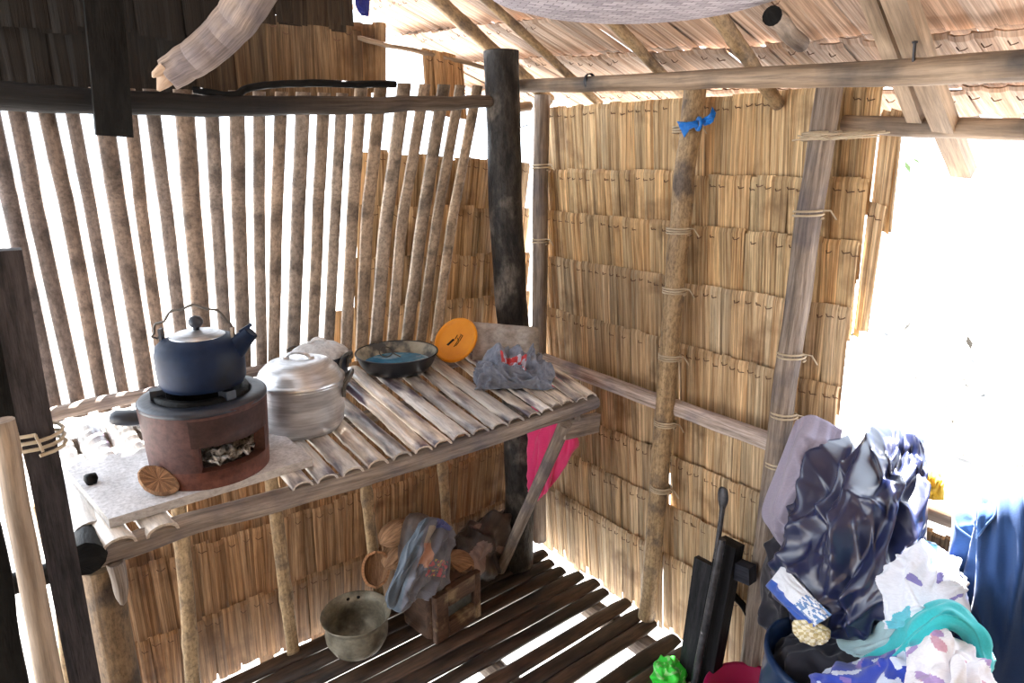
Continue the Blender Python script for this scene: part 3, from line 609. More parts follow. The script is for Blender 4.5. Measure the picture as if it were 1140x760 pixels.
# ------------------------------------------------------------------ kettle
K = V((S.x+.002, S.y-.008, SB+(SH+.0235)*.97)); kettle = empty('kettle', K, 'blackened blue kettle with ball-knob lid on the clay stove', 'kettle')
b = MB(); b.lathe([(0, 0), (.066, 0), (.075, .003), (.0805, .014), (.0815, .04), (.0812, .066), (.077, .084), (.066, .094), (.052, .0995), (.046, .1005)], 56, at=K, dent=.02); b.build('body', M['kettle'], kettle)
b = MB(); b.lathe([(.0, .112), (.02, .1105), (.040, .106), (.048, .1015), (.0505, .100), (.049, .098), (.0, .098)], 44, at=K); ld = b.build('lid', M['alu'], kettle)
b = MB(); b.lathe([(.006, .108), (.006, .116), (.010, .118), (.0135, .124), (.0135, .130), (.009, .137), (0, .1395)], 24, at=K); b.build('knob', M['sootmetal'], ld)
sp = RT*.97+V((FW.x, FW.y, 0))*.1; sp.z = 0; sp.normalize()
b = MB(); b.tube([K+sp*.066+V((0, 0, .070)), K+sp*.080+V((0, 0, .083)), K+sp*.090+V((0, 0, .093)), K+sp*.101+V((0, 0, .104))], [.023, .019, .0165, .015], 16, cap=False); b.tube([K+sp*.090+V((0, 0, .093)), K+sp*.1015+V((0, 0, .1045))], [.013, .012], 16); b.build('spout', M['kettle'], kettle)
b = MB(); q = K+sp*.092+V((0, 0, .112)); b.box(q, sp*.010+V((0, 0, .006)), V((-sp.y, sp.x, 0))*.008, V((-sp.x*.5, -sp.y*.5, 1))*.003); b.build('spout_lid', M['kettle'], kettle)
for s_ in (-1, 1):
    b = MB(); q = K+sp*.067*s_+V((0, 0, .096)); b.box(q+V((0, 0, .006)), sp*.0025, V((-sp.y, sp.x, 0))*.007, V((0, 0, .013))); b.build('lug', M['alu'] if s_ > 0 else M['sootmetal'], kettle)
b = MB(); pts = [K+sp*(.067*math.cos(t)+(-.012 if math.cos(t) < -.9 else 0))+V((0, 0, .106+.052*math.sin(t)+.003*math.sin(t*9))) for t in [math.pi*k/24 for k in range(25)]]
pts += [pts[-1]+V((-.006, 0, -.006)), pts[-1]+V((.004, 0, -.011)), pts[-1]+sp*.014+V((0, 0, .0))]
b.tube(pts, [.0022+.0007*(k % 2) for k in range(len(pts))], 7); b.build('handle', M['wire'], kettle)

kettle.scale = (.95, .95, .95); stove.scale = (.97, .97, .97)
# ------------------------------------------------------------------ big aluminium pot
def cook_pot(C, r, h, label, body, lidm, dome, ears, name='cooking_pot', d2=0.):
    t = empty(name, C, label, 'pot'); b = MB()
    b.lathe([(0, 0), (r*.72, 0), (r*.86, .005), (r*.96, h*.18), (r, h*.4), (r, h-.004), (r*1.035, h), (r*1.035, h+.003), (r*.985, h+.002), (r*.97, h*.4), (r*.8, .012), (0, .008)], 56, at=C, dent=.003); b.build('body', body, t)
    b = MB(); zl = h+.003
    b.lathe([(r*.97, zl-.004), (r*1.05, zl), (r*1.06, zl+.006), (r*1.0, zl+.010), (r*.97, zl+.013), (r*.90, zl+dome*.5), (r*.72, zl+dome*.80), (r*.45, zl+dome*.96), (r*.18, zl+dome), (0, zl+dome)], 56, at=C, dent=.002); ld = b.build('lid', lidm, t)
    dr = RT*1; dr.z = 0; dr.normalize(); dr = (dr+V((FW.x, FW.y, 0))*d2).normalized()
    b = MB(); q = C+V((0, 0, zl+dome)); w = .028 if r > .085 else .02
    b.tube(pathpts([q-dr*w+V((0, 0, -.003)), q-dr*w*.7+V((0, 0, .008)), q+V((0, 0, .012)), q+dr*w*.7+V((0, 0, .008)), q+dr*w+V((0, 0, -.003))], 4), .0055, 9, squash=.7); b.lathe([(0, .004), (.008, .003), (.01, -.003)], 12, at=q-dr*w); b.lathe([(0, .004), (.008, .003), (.01, -.003)], 12, at=q+dr*w); b.build('handle', lidm, ld)
    for a in ears:
        o = V((math.cos(a), math.sin(a), 0)); s = V((-math.sin(a), math.cos(a), 0)); b = MB()
        w = r*.26; b.tube(pathpts([C+o*r*1.0-s*w+V((0, 0, h*.68)), C+o*r*1.04-s*w+V((0, 0, h*.92)), C+o*r*1.2-s*w*.8+V((0, 0, h*1.1)), C+o*r*1.22+s*w*.8+V((0, 0, h*1.1)), C+o*r*1.04+s*w+V((0, 0, h*.92)), C+o*r*1.0+s*w+V((0, 0, h*.68))], 4), .0045, 8); b.build('ear_handle', M['wire'], t)
    return t
cook_pot(V((.497, 1.393, TZ)), .094, .114, 'large shiny aluminium pot with domed lid beside the stove', M['alu'], M['alu'], .052, (R(-25), R(155)))
cook_pot(V((.636, 1.618, TZ)), .070, .096, 'smaller soot-black pot with dusty grey lid behind the aluminium pot', M['sootmetal'], M['sheet'], .030, (R(-55), R(125)))

# ------------------------------------------------------------------ wok
W = V((.868, 1.625, TZ+.006)); wok = empty('frying_pan', W, 'wide black pan of soapy blue water on the bamboo table', 'pan')
b = MB(); b.lathe([(0, 0), (.078, 0), (.09, .004), (.104, .022), (.116, .050), (.119, .053), (.1195, .0555), (.117, .0565), (.1145, .054)], 60, at=W); b.build('outside', M['pan'], wok)
b = MB(); b.lathe([(.1148, .0545), (.102, .026), (.088, .010), (.0, .009)], 60, at=W, flip=False); b.build('inside', M['cream'], wok)
b = MB(); g = []
for i in range(11): g.append([W+V((.0965*i/10*math.cos(t), .0965*i/10*math.sin(t), .0235+.0012*mn.noise(V((i*.8*math.cos(t), i*.8*math.sin(t), 2))))) for t in [2*math.pi*k/40 for k in range(40)]])
b.grid(g, closed=True, uvs=lambda i, j: (i*.01*math.cos(j*.157), i*.01*math.sin(j*.157))); b.build('water', M['water'], wok)
b = MB(); q = W+V((-.005, .055, .036)); b.tube([q+V((.022*math.cos(t), .010*math.sin(t), .016*math.sin(t)+.002*t)) for t in [k*.35 for k in range(17)]]+[q+V((.03, -.03, -.008))], .0016, 6)
tag(b.build('wire_loop', M['wire'], loc=q), 'bent black wire loop lying in the pan of water', 'wire')
# orange plate leaning behind the pan
C = P(508, 379, y=1.61)
nv = (-FW*.72+V((0, 0, .42))-RT*.42).normalized(); b = MB()
b.lathe([(0, .004), (.056, .004), (.060, .0045), (.063, .009), (.070, .010), (.0735, .007), (.074, .003), (.070, .0005), (.055, -.001), (0, -.001)], 48, at=C, axis=nv)
pl = tag(b.build('orange_plate', M['orange'], loc=C), 'round orange plastic plate propped up behind the black pan', 'plate')
a_, c_ = frame(nv); b = MB(); 
ux = (RT-nv*RT.dot(nv)).normalized(); uy = nv.cross(ux)
q = C+nv*.0046
b.box(q-ux*.017-uy*.004, ux*.011+uy*.008, (uy*.011-ux*.015)*.22, nv*.0003)
for pts in ([(-.005, -.022), (.004, -.010), (.010, .0), (.018, .012)], [(.002, -.02), (.012, -.008), (.006, .006)], [(.014, -.006), (.024, .010), (.016, .016)], [(-.002, .004), (.006, .016)]):
    b.tube([q+ux*x+uy*y for x, y in pts], .0011, 5)
b.build('scribble', M['soot'], pl)
# grey sheet against the log post
b = MB(); c4 = [P(524, 402, z=TZ+.002), P(602, 423, z=TZ+.002)]
c4[0] = V((1.100, 1.580, TZ+.002)); c4[1] = V((1.240, 1.43, TZ+.002)); e = (c4[1]-c4[0]); lean = V((.04, .045, 0)); rows = []
for i in range(5):
    rows.append([c4[0]+e*(j/6)+V((0, 0, .105*i/4*(1-.10*j/6)))+lean*(i/4)+V((.0015*math.sin(j*2+i), 0, 0)) for j in range(7)])
b.grid(rows, uvs=lambda i, j: (j*.03, i*.03)); o = b.build('grey_sheet', M['sheet'], loc=c4[0]); md = o.modifiers.new('thickness', 'SOLIDIFY'); md.thickness = .005
tag(o, 'small pale grey sheet leaning on the dark log post', 'sheet')

# ------------------------------------------------------------------ cloth
def spline_grid(ctrl, nu, nv_):
    def cr(ps, t):
        n = len(ps)-1; x = min(t*n, n-1e-6); i = int(x); f = x-i
        p1, p2 = ps[i], ps[i+1]; p0 = ps[i-1] if i > 0 else p1*2-p2; p3 = ps[i+2] if i+2 <= n else p2*2-p1
        return .5*((2*p1)+(p2-p0)*f+(2*p0-5*p1+4*p2-p3)*f*f+(3*p1-p0-3*p2+p3)*f**3)
    cols = []
    for a in range(nv_+1):
        row = [cr([r[k] for r in ctrl], a/nv_) for k in range(len(ctrl[0]))]
        cols.append([cr(row, c/nu) for c in range(nu+1)])
    return cols
def cloth(name, label, cat, ctrl, mt='cloth', col=(.5, .5, .5), folds=((10, 80, .012),), crumple=.006, cscale=14, nu=64, nv=64, seed=0, colf=None, thick=.0025, group=None, edge=.0, parent=None, loc=None, cre=()):
    """draped cloth: control points (rows top to bottom) smoothed, then folded and crumpled along its normals"""
    ctrl = [[V(p) for p in r] for r in ctrl]; g = spline_grid(ctrl, nu, nv); n, m = len(g), len(g[0]); out = []
    sd = V((seed*3.7, seed*1.3, seed*.7)); rg = random.Random(seed*101+5); CR = []
    for (cnt, ang, spread, amp, ln_, wd_) in cre:
        for _ in range(cnt):
            a_ = R(ang+rg.uniform(-spread, spread)); CR.append((rg.random(), rg.random(), math.cos(a_), math.sin(a_), amp*rg.uniform(.45, 1.2)*(1 if rg.random() < .72 else -.8), ln_*rg.uniform(.6, 1.3), wd_*rg.uniform(.6, 1.5), rg.uniform(-1.2, 1.2)))
    for i in range(n):
        row = []
        for j in range(m):
            du = g[i][min(j+1, m-1)]-g[i][max(j-1, 0)]; dv = g[min(i+1, n-1)][j]-g[max(i-1, 0)][j]; nn = du.cross(dv)
            nn = nn.normalized() if nn.length > 1e-9 else V((0, 0, 1))
            u, v = j/(m-1), i/(n-1); d = 0; nn = -nn
            for (cu, cv, ca, sa, am, ll, ww, bend) in CR:
                s_ = (u-cu)*ca+(v-cv)*sa
                if abs(s_) < ll:
                    k_ = 1-(s_/ll)**2; dd = -(u-cu)*sa+(v-cv)*ca+bend*s_*s_*.6; ww2 = ww*(.6+.7*abs(s_/ll))
                    d += am*k_*k_*math.exp(-math.sqrt(dd*dd+ww2*ww2*.03)/ww2)
            for (fr, ang, amp) in folds:
                ca, sa = math.cos(R(ang)), math.sin(R(ang)); x = (u*ca+v*sa)
                wx = mn.noise(V((u*2.2, v*2.2, fr))+sd)*.9+mn.noise(V((u*5, v*5, fr+4))+sd)*.25
                s = math.sin(2*math.pi*fr*x*.5+wx*5)
                d += amp*(1-abs(s)**1.5*2)*(.45+.55*(mn.noise(V((u*1.7+3, v*1.7, fr*2))+sd)+.5))
            q = g[i][j]*cscale+sd
            c1 = 1-math.sqrt(mn.noise(q)**2+.004)*2.2; c2 = 1-math.sqrt(mn.noise(q*2.3)**2+.004)*2.2
            d += crumple*(c1*.75+c2*.35)
            ed = min(u, 1-u, v, 1-v); d *= .25+.75*min(ed/.10, 1)
            w = g[i][j]+nn*d
            if edge:
                ed = min(u, 1-u, v, 1-v); 
                if ed < .08: w += V((mn.noise(q*.8), mn.noise(q*.8+V((9, 0, 0))), mn.noise(q*.8+V((0, 9, 0)))))*edge*(1-ed/.08)
            row.append(w)
        out.append(row)
    b = MB(); w0 = (g[0][0]-g[0][-1]).length; h0 = (g[0][0]-g[-1][0]).length
    b.grid(out, uvs=lambda i, j: (j/nu*w0, i/nv*h0), col=col, colf=(lambda i, j: colf(j/nu, i/nv)) if colf else None)
    o = b.build(name, M[mt], parent, loc=None if parent is not None else (loc or min((p for r in out for p in r), key=lambda p: p.z)))
    md = o.modifiers.new('thickness', 'SOLIDIFY'); md.thickness = thick; md.offset = 0
    if parent is None: tag(o, label, cat, group)
    return o, out
# crumpled grey rag on the table: closed lumpy heap
def heap(name, label, cat, C, rx, ry, h, mt, col, seed=1, amp=.2, rot=0., colf=None, fold=3.5, n=48, m=72, spike=.0):
    b = MB(); rows = []; ca, sa = math.cos(rot), math.sin(rot); C = V(C)
    for i in range(n+1):
        f = i/n; row = []
        for j in range(m):
            t = 2*math.pi*j/m; ph = f*math.pi*.5
            r_ = math.sin(ph)**.75; z_ = math.cos(ph)**.8
            d = V((math.cos(t)*r_, math.sin(t)*r_, z_))
            k = 1-math.sqrt(mn.noise(d*fold*.5+V((seed, 0, 0)))**2+.003)*2.4; k2 = 1-math.sqrt(mn.noise(V((d.x, d.y, d.z*.5))*fold*1.0+V((0, seed, 0)))**2+.003)*2.4
            k3 = math.sin(5*t+4*f+4*mn.noise(d*1.5+V((0, 0, seed))))
            s = 1+amp*(k*.8+k2*.45)-amp*.35+amp*.22*k3*f
            x, y = d.x*rx*s, d.y*ry*s; zz = max(d.z*h*s, .002 if f < .96 else .001)
            row.append(C+V((x*ca-y*sa, x*sa+y*ca, zz)))
        rows.append(row)
    b.grid(rows, closed=True, uvs=lambda i, j: (j*.01, i*.01), col=col, colf=colf)
    return tag(b.build(name, M[mt], loc=C), label, cat)
RC = V((1.075, 1.350, TZ)); tow = V((-FW.x, -FW.y, 0)).normalized()
rag = [[RC+RT*u_*(1+.08*math.sin(k*2.1+u_*30))+tow*w_+V((0, 0, max(z_*h_, .004))) for u_, h_ in ((-.098, .06), (-.07, .75), (-.02, 1.0), (.035, .82), (.075, .62), (.105, .05))] for k, (w_, z_) in enumerate(((-.062, .004), (-.05, .05), (-.01, .072), (.035, .045), (.062, .028), (.078, .004)))]
cloth('crumpled_rag', 'crumpled grey-blue shirt with a red print lying on the bamboo table', 'cloth', rag, 'greycloth', folds=((2, 50, .004),), cre=((34, 50, 50, .034, .40, .028), (40, 0, 90, .018, .22, .02)), crumple=.008, cscale=24, nu=110, nv=100, seed=23, edge=.008,
      colf=lambda u, v: ((2.9, .30, .26) if mn.noise(V((u*20, v*16, 1))) > -.12 else (2.6, 2.4, 2.3)) if (.36 < u < .60 and .44 < v < .60) else (1, 1, 1))
# pink cloth hanging behind the table end
pk = lambda u, v: tuple(x*(.95+.1*mn.noise(V((u*6, v*6, 0)))) for x in (.72, .035, .16))
cloth('pink_cloth', 'bright pink cloth hanging behind the table\'s right end', 'cloth', [[P(599, 400, x=1.40), P(607, 401, x=1.39), P(616, 412, x=1.40)], [P(603, 425, x=1.38), P(614, 425, x=1.36), P(630, 436, x=1.38)], [P(594, 470, x=1.36), P(615, 470, x=1.33), P(640, 476, x=1.36)], [P(588, 490, x=1.36), P(612, 497, x=1.33), P(645, 492, x=1.37)], [P(592, 530, x=1.37), P(606, 530, x=1.34), P(628, 516, x=1.37)], [P(598, 557, x=1.37), P(604, 552, x=1.35), P(614, 540, x=1.37)]], 'cloth', (.72, .035, .16), folds=((4, 5, .008),), cre=((14, 88, 16, .032, .4, .05), (8, 60, 40, .016, .25, .04)), crumple=.003, cscale=22, seed=2, nu=44, nv=60, colf=pk, edge=.012)
# blue rag knotted to the bamboo pole
br = empty('blue_rag', P(778, 137, x=1.49), 'torn bright blue plastic strip knotted round the bamboo pole', 'rag')
q = P(779, 138, x=1.485)
bl = (.01, .16, .55)
for nm, ctrl in (('tail', [[P(776, 134, x=1.485), P(778, 141, x=1.485)], [P(766, 136, x=1.475), P(768, 144, x=1.475)], [P(754, 135, x=1.48), P(762, 153, x=1.48)]]), ('tail', [[P(780, 133, x=1.485), P(784, 140, x=1.485)], [P(790, 127, x=1.475), P(793, 136, x=1.475)], [P(793, 119, x=1.485), P(797, 126, x=1.485)]])):
    cloth(nm, '', '', ctrl, 'plastic', bl, folds=((4, 80, .003),), crumple=.003, cscale=60, nu=14, nv=18, parent=br)
b = MB(); b.tube([q+V((-.004+.012*math.cos(t), .016*math.cos(t), .014*math.sin(t))) for t in [k*.5 for k in range(14)]], .005, 7, col=bl, wob=.3); b.build('knot', M['plastic'], br)
cloth('blue_bag_scrap', 'deep blue plastic scrap hanging at the dark gable\'s edge', 'plastic scrap', [[P(396, -8, y=1.78), P(412, -8, y=1.78)], [P(396, 6, y=1.77), P(411, 5, y=1.77)], [P(402, 17, y=1.78), P(410, 18, y=1.78)]], 'plastic', (.02, .03, .25), folds=((3, 5, .004),), crumple=.004, cscale=50, nu=14, nv=18)
# ------------------------------------------------------------------ woven tray under the roof
Tc = V((.93, .82, 1.765)); tray = empty('woven_tray', Tc, 'round woven rattan tray hung flat under the rafters', 'tray'); tr = .275
b = MB(); b.lathe([(0, -.018), (tr*.5, -.016), (tr*.8, -.008), (tr*.95, .004), (tr, .03), (tr*.97, .03), (tr*.92, .010), (tr*.75, -.002), (0, -.010)], 64, at=Tc); b.build('woven_base', M['rattan'], tray)
b = MB(); b.lathe([(tr*.985, .024), (tr*1.02, .027), (tr*1.02, .04), (tr*.985, .042), (tr*.965, .036)], 64, at=Tc); b.build('rim', M['bamboo'], tray)
for a in (R(20), R(140), R(260)):
    q = Tc+V((math.cos(a)*tr, math.sin(a)*tr, .035)); b = MB(); b.tube([q, V((q.x, q.y, RZ(q.x, q.y, .05)))], .002, 5); b.build('hanging_cord', M['cord'], tray)

# ------------------------------------------------------------------ under the table
Pc = V((.705, 1.672, 0)); b = MB()
pr = .098; ph_ = .125
b.lathe([(0, 0), (pr*.55, .0), (pr*.80, .012), (pr*.97, .045), (pr*1.0, .07), (pr*.95, .098), (pr*.985, .112), (pr*1.10, ph_), (pr*1.11, ph_+.003), (pr*1.09, ph_+.003), (pr*.96, .112), (pr*.92, .098), (pr*.96, .07), (pr*.93, .046), (pr*.76, .016), (0, .006)], 56, at=Pc, dent=.02)
pt = tag(b.build('open_pot', M['olive'], loc=Pc), 'dull open metal pot with flared rim on the floor under the table', 'pot')
for a in (R(-120), R(-100)):
    b = MB(); q = Pc+V((math.cos(a+math.pi)*pr*.97, math.sin(a+math.pi)*pr*.97, .113)); b.lathe([(0, .003), (.005, .002), (.006, 0)], 10, at=q, axis=(-math.cos(a+math.pi), -math.sin(a+math.pi), 0)); b.build('rivet', M['soot'], pt)
# old square clay stove
Bc = V((.985, 1.625, 0)); ang = R(8); e1 = V((math.cos(ang), math.sin(ang), 0)); e2 = V((-math.sin(ang), math.cos(ang), 0))
ob = empty('square_stove', Bc, 'old rusty brown box stove with a square hole on the floor', 'stove')
hw, hd, hh = .098, .085, .175
def rbox(b, C, e1, e2, w, d, z0, z1, rr=.02, col=(1, 1, 1), top=True, flare=1.0):
    ring = []
    for (sx, sy, a0) in ((1, 1, 0), (-1, 1, 90), (-1, -1, 180), (1, -1, 270)):
        for k in range(5):
            t = R(a0+k*22.5); ring.append((sx*(w-rr)+rr*math.cos(t), sy*(d-rr)+rr*math.sin(t)))
    rows = []
    for i in range(7):
        f = i/6; z_ = lerp(z0, z1, f); k = lerp(1, flare, f); rows.append([C+e1*x*k*(1+.01*mn.noise(V((x*30, y*30, z_*30))))+e2*y*k+V((0, 0, z_)) for x, y in ring])
    b.grid(rows, closed=True, uvs=lambda i, j: (j*.02, i*.03), col=col)
    for r_, fl in ((rows[0], True), (rows[-1], False)):
        b0 = len(b.v); b.v.extend(r_); q = list(range(b0, b0+20)); b.face(q[::-1] if fl else q, [(.01*k, 0) for k in range(20)], col, 0, False)
# body = four walls with the hole left open in front
b = MB(); rbox(b, Bc+e2*.012, e1, e2, hw, hd-.012, 0, hh, flare=1.03)
fr = Bc-e2*(hd-.001)
b.build('body', M['rust'], ob)
b = MB()
for (cx, cz, wx, wz) in ((-.070, .09, .028, .085), (.086, .09, .014, .085), (.015, .033, .06, .028), (.015, .148, .06, .03)):
    rbox(b, fr+e1*cx, e1, e2, wx, .012, cz-wz, cz+wz, rr=.008)
b.build('front', M['rust'], ob)
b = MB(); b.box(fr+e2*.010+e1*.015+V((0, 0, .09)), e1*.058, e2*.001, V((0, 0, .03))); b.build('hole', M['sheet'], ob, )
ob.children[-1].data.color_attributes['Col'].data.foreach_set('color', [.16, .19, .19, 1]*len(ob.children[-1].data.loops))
# husks piled around it
HK = M['husk']
husk_half('coconut_husk', 'upright half husk leaning left of the printed cloth', P(419, 634, y=1.70), (.15, .2, 1), .047, .062, (-.35, -1, .25), HK, 'husks under the table')
husk_half('coconut_husk', 'topmost curved husk behind the printed cloth', P(440, 594, y=1.73), (1, .1, .25), .045, .060, (0, .5, -1), HK, 'husks under the table')
husk_half('coconut_husk', 'husk tucked between the upright husk and the cloth', P(441, 618, y=1.715), (1, .2, .5), .045, .055, (0, .4, -1), HK, 'husks under the table')
husk_half('coconut_husk', 'round husk shell at the right of the printed cloth', P(512, 628, y=1.63), (.75, .1, -.6), .050, .066, (-.5, .5, -.7), HK, 'husks under the table')
b = MB(); b.tube(pathpts([P(470, 650, y=1.64), P(468, 622, y=1.66), P(466, 590, y=1.68), P(470, 572, y=1.69)], 4), [.075, .078, .08, .08, .078, .074, .07, .066, .06, .055, .05, .04, .02], 20, wob=.12)
tag(b.build('charcoal_sack', M['sack'], loc=(.95, 1.66, .17)), 'dark sack sitting on the old box stove beneath the cloth', 'sack')
def prcol(u, v):
    t = .82+.25*mn.noise(V((u*5, v*5, 3)))
    c = (.17*t, .17*t, .20*t)
    if .36 < u < .52 and .1 < v < .50 and mn.noise(V((u*9, v*4, 8))) > -.3: c = (.46, .25, .17) if v > .28 else (.34, .30, .24)
    if .50 < u < .80 and v < .12: c = (.09, .11, .28)
    if .50 < u < .88 and .42 < v < .60:
        k = mn.noise(V((u*22, v*22, 2)))
        if k > .12: c = (.45, .12, .14)
        elif k < -.28: c = (.55, .38, .13)
    if u < .3: c = (c[0]*.75, c[1]*.95, c[2]*1.0)
    return c
cloth('printed_cloth', 'grey-violet cloth with flower print draped over the dark sack', 'cloth', [[P(466, 582, y=1.62), P(480, 575, y=1.62), P(492, 577, y=1.63), P(500, 590, y=1.63)], [P(450, 612, y=1.585), P(470, 600, y=1.575), P(490, 602, y=1.575), P(503, 608, y=1.60)], [P(438, 640, y=1.57), P(460, 632, y=1.55), P(485, 630, y=1.55), P(501, 635, y=1.58)], [P(430, 662, y=1.565), P(452, 658, y=1.53), P(478, 655, y=1.53), P(498, 655, y=1.56)], [P(432, 678, y=1.56), P(448, 682, y=1.53), P(470, 660, y=1.54), P(492, 664, y=1.55)]], 'cloth', folds=((2, 30, .006),), cre=((16, 105, 30, .030, .4, .035), (26, 40, 60, .015, .22, .022)), crumple=.005, cscale=18, nu=90, nv=90, seed=5, colf=prcol, edge=.008)
# dark crumpled plastic by the post
cloth('plastic_sheet', 'dark glossy plastic sheet bundled in the corner behind the slanting leg', 'plastic', [[P(500, 606, y=1.765), P(520, 588, y=1.765), P(545, 572, y=1.765), P(572, 566, y=1.76)], [P(500, 618, y=1.70), P(522, 604, y=1.68), P(546, 590, y=1.68), P(572, 588, y=1.72)], [P(500, 632, y=1.68), P(522, 624, y=1.63), P(546, 614, y=1.65), P(566, 616, y=1.70)], [P(502, 650, z=.012), P(524, 648, z=.012), P(545, 638, z=.012), P(566, 628, z=.012)]], 'sack', folds=((2, 20, .006),), cre=((16, 20, 40, .040, .4, .06), (12, 100, 40, .022, .25, .04)), crumple=.008, cscale=14, nu=54, nv=54, seed=31, colf=lambda u, v: (3.6, 3.5, 3.7) if mn.noise(V((u*3.2, v*4, 7))) > .34 else (1, 1, 1), edge=.012)  # pale patches in the colour stand for highlights on the folds
# ------------------------------------------------------------------ bottom right: boards, iron bar, bag, basin
b = MB(); b.plank(pathpts([P(789, 626, x=1.46), (1.42, .925, 0)], 5, .001), .085, .02, (0, 1, 0)); tag(b.build('dark_board', M['darkboard'], loc=(1.42, .935, 0)), 'wide dark board leaning on the thatch wall left of the iron bar', 'board')
b = MB(); b.plank(pathpts([P(813, 603, x=1.47), (1.41, .875, 0)], 5, .001), .062, .045, (0, 1, 0), col=(.45, .45, .48)); b.plank([P(809, 628, x=1.47), P(838, 640, x=1.47)], .05, .035, (0, 0, 1), col=(.9, 1.0, 1.25)); tag(b.build('black_timber', M['darkboard'], loc=(1.41, .885, 0)), 'black timber with a short cross block behind the iron bar', 'timber')
b = MB(); b.tube(pathpts([P(804, 600, x=1.42), (1.365, .885, 0)], 5), .010, 12, wob=.06); b.tube(pathpts([P(797, 622, x=1.43), P(801, 590, x=1.44), P(805, 562, x=1.45)], 4), .007, 10); b.tube(pathpts([P(804, 566, x=1.45), P(805, 555, x=1.455), P(805, 548, x=1.455), P(805, 542, x=1.455)], 3), [.008, .011, .014, .016, .016, .016, .015, .014, .012, .004], 12, squash=.6)
tag(b.build('iron_bar', M['iron'], loc=(1.365, .885, 0)), 'long speckled iron bar with a flattened knob leaning on the dark boards', 'bar')
thin('short dark stick wedged behind the black timber', [P(812, 655, x=1.53), P(838, 690, x=1.52)], .010, .010, 'soot', name='stick', cat='stick')
# green bag
heap('green_plastic_bag', 'bright green plastic bag crumpled on the bamboo floor', 'bag', (1.365, .97, 0), .055, .045, .050, 'plastic', (.05, .62, .06), seed=3.3, amp=.36, rot=.4, fold=2.2, n=30, m=44, colf=lambda i, j: (.35, .85, .30) if mn.noise(V((i*.3, j*.25, 2))) > .22 else (.06, .75, .07))
# magenta basin
Mc = V((1.415, .735, 0)); b = MB(); b.lathe([(0, 0), (.075, 0), (.085, .006), (.112, .085), (.122, .088), (.125, .084), (.126, .088), (.122, .094), (.108, .092), (.080, .012), (0, .008)], 48, at=Mc, col=(.42, .015, .09)); tag(b.build('plastic_basin', M['plastic'], loc=Mc), 'magenta plastic basin on the floor between iron bar and barrel', 'basin')
# blue barrel
Dc = V((1.385, .525, 0)); b = MB(); b.lathe([(0, 0), (.13, 0), (.15, .02), (.155, .1), (.150, .11), (.155, .12), (.16, .22), (.157, .30), (.152, .345), (.158, .36), (.158, .375), (.148, .38), (.142, .355), (.13, .1), (0, .09)], 48, at=Dc, col=(.008, .028, .085)); tag(b.build('plastic_barrel', M['plastic'], loc=Dc), 'dark blue plastic barrel buried under the clothes heap', 'barrel')

heap('dark_clothes', 'black clothes filling the blue barrel to its brim', 'clothes', (1.385, .525, .26), .125, .125, .14, 'cloth', (.018, .018, .028), seed=6.6, amp=.25, fold=3)
# ------------------------------------------------------------------ clothes at the window
gv = lambda b_, k=.1, sc=4: (lambda u, v: tuple(x*(1+k*mn.noise(V((u*sc, v*sc, 1)))) for x in b_))
cloth('grey_shirt', 'lilac-grey shirt hanging at the window post beside the navy garment', 'shirt', [[P(886, 468, x=1.50), P(905, 462, x=1.52), P(938, 478, x=1.55)], [P(866, 520, x=1.47), P(892, 520, x=1.44), P(930, 525, x=1.48)], [P(848, 568, x=1.46), P(882, 566, x=1.42), P(926, 556, x=1.45)], [P(858, 590, x=1.455), P(888, 584, x=1.43), P(922, 576, x=1.45)], [P(870, 607, x=1.455), P(893, 598, x=1.44), P(920, 588, x=1.455)]], 'cloth', folds=((2, 35, .006),), cre=((7, 100, 30, .022, .5, .06), (5, 20, 30, .014, .4, .05)), crumple=.0015, cscale=7, seed=11, colf=gv((.30, .27, .35)))
cloth('navy_garment', 'large shiny navy garment draped crumpled over the window sill', 'garment', [[P(922, 500, x=1.59), P(955, 484, x=1.59), P(992, 478, x=1.59), P(1028, 490, x=1.59)], [P(915, 540, x=1.50), P(945, 530, x=1.46), P(985, 526, x=1.46), P(1030, 535, x=1.52)], [P(888, 600, x=1.43), P(930, 590, x=1.36), P(975, 580, x=1.36), P(1030, 590, x=1.44)], [P(866, 645, x=1.40), P(908, 645, x=1.31), P(962, 640, x=1.29), P(1014, 628, x=1.37)], [P(862, 660, x=1.39), P(905, 680, x=1.30), P(955, 685, x=1.27), P(1000, 660, x=1.33)], [P(905, 690, x=1.40), P(925, 708, x=1.32), P(960, 708, x=1.30), P(988, 684, x=1.35)]], 'satin', folds=((3, 50, .010),), cre=((16, 118, 28, .045, .45, .05), (22, 100, 60, .026, .25, .03), (18, 30, 40, .026, .22, .03), (46, 70, 70, .016, .16, .017)), crumple=.005, cscale=9, nu=150, nv=160, seed=6, colf=gv((.007, .013, .060), .2))
cloth('striped_band_cloth', 'white and blue banded cloth edge poking out left of the navy garment', 'cloth', [[P(872, 628, x=1.34), P(864, 638, x=1.325), P(853, 652, x=1.335)], [P(896, 655, x=1.27), P(886, 664, x=1.255), P(873, 674, x=1.275)], [P(926, 684, x=1.24), P(914, 692, x=1.225), P(899, 702, x=1.245)]], 'cloth', folds=((2, 60, .003),), cre=((5, 80, 30, .008, .5, .08),), crumple=.001, nu=30, nv=40, seed=8, colf=lambda u, v: (.03, .10, .45) if u > .72 else ((.15, .28, .55) if v > .55 and mn.noise(V((u*14, v*14, 0))) > 0 else (.80, .84, .92)))
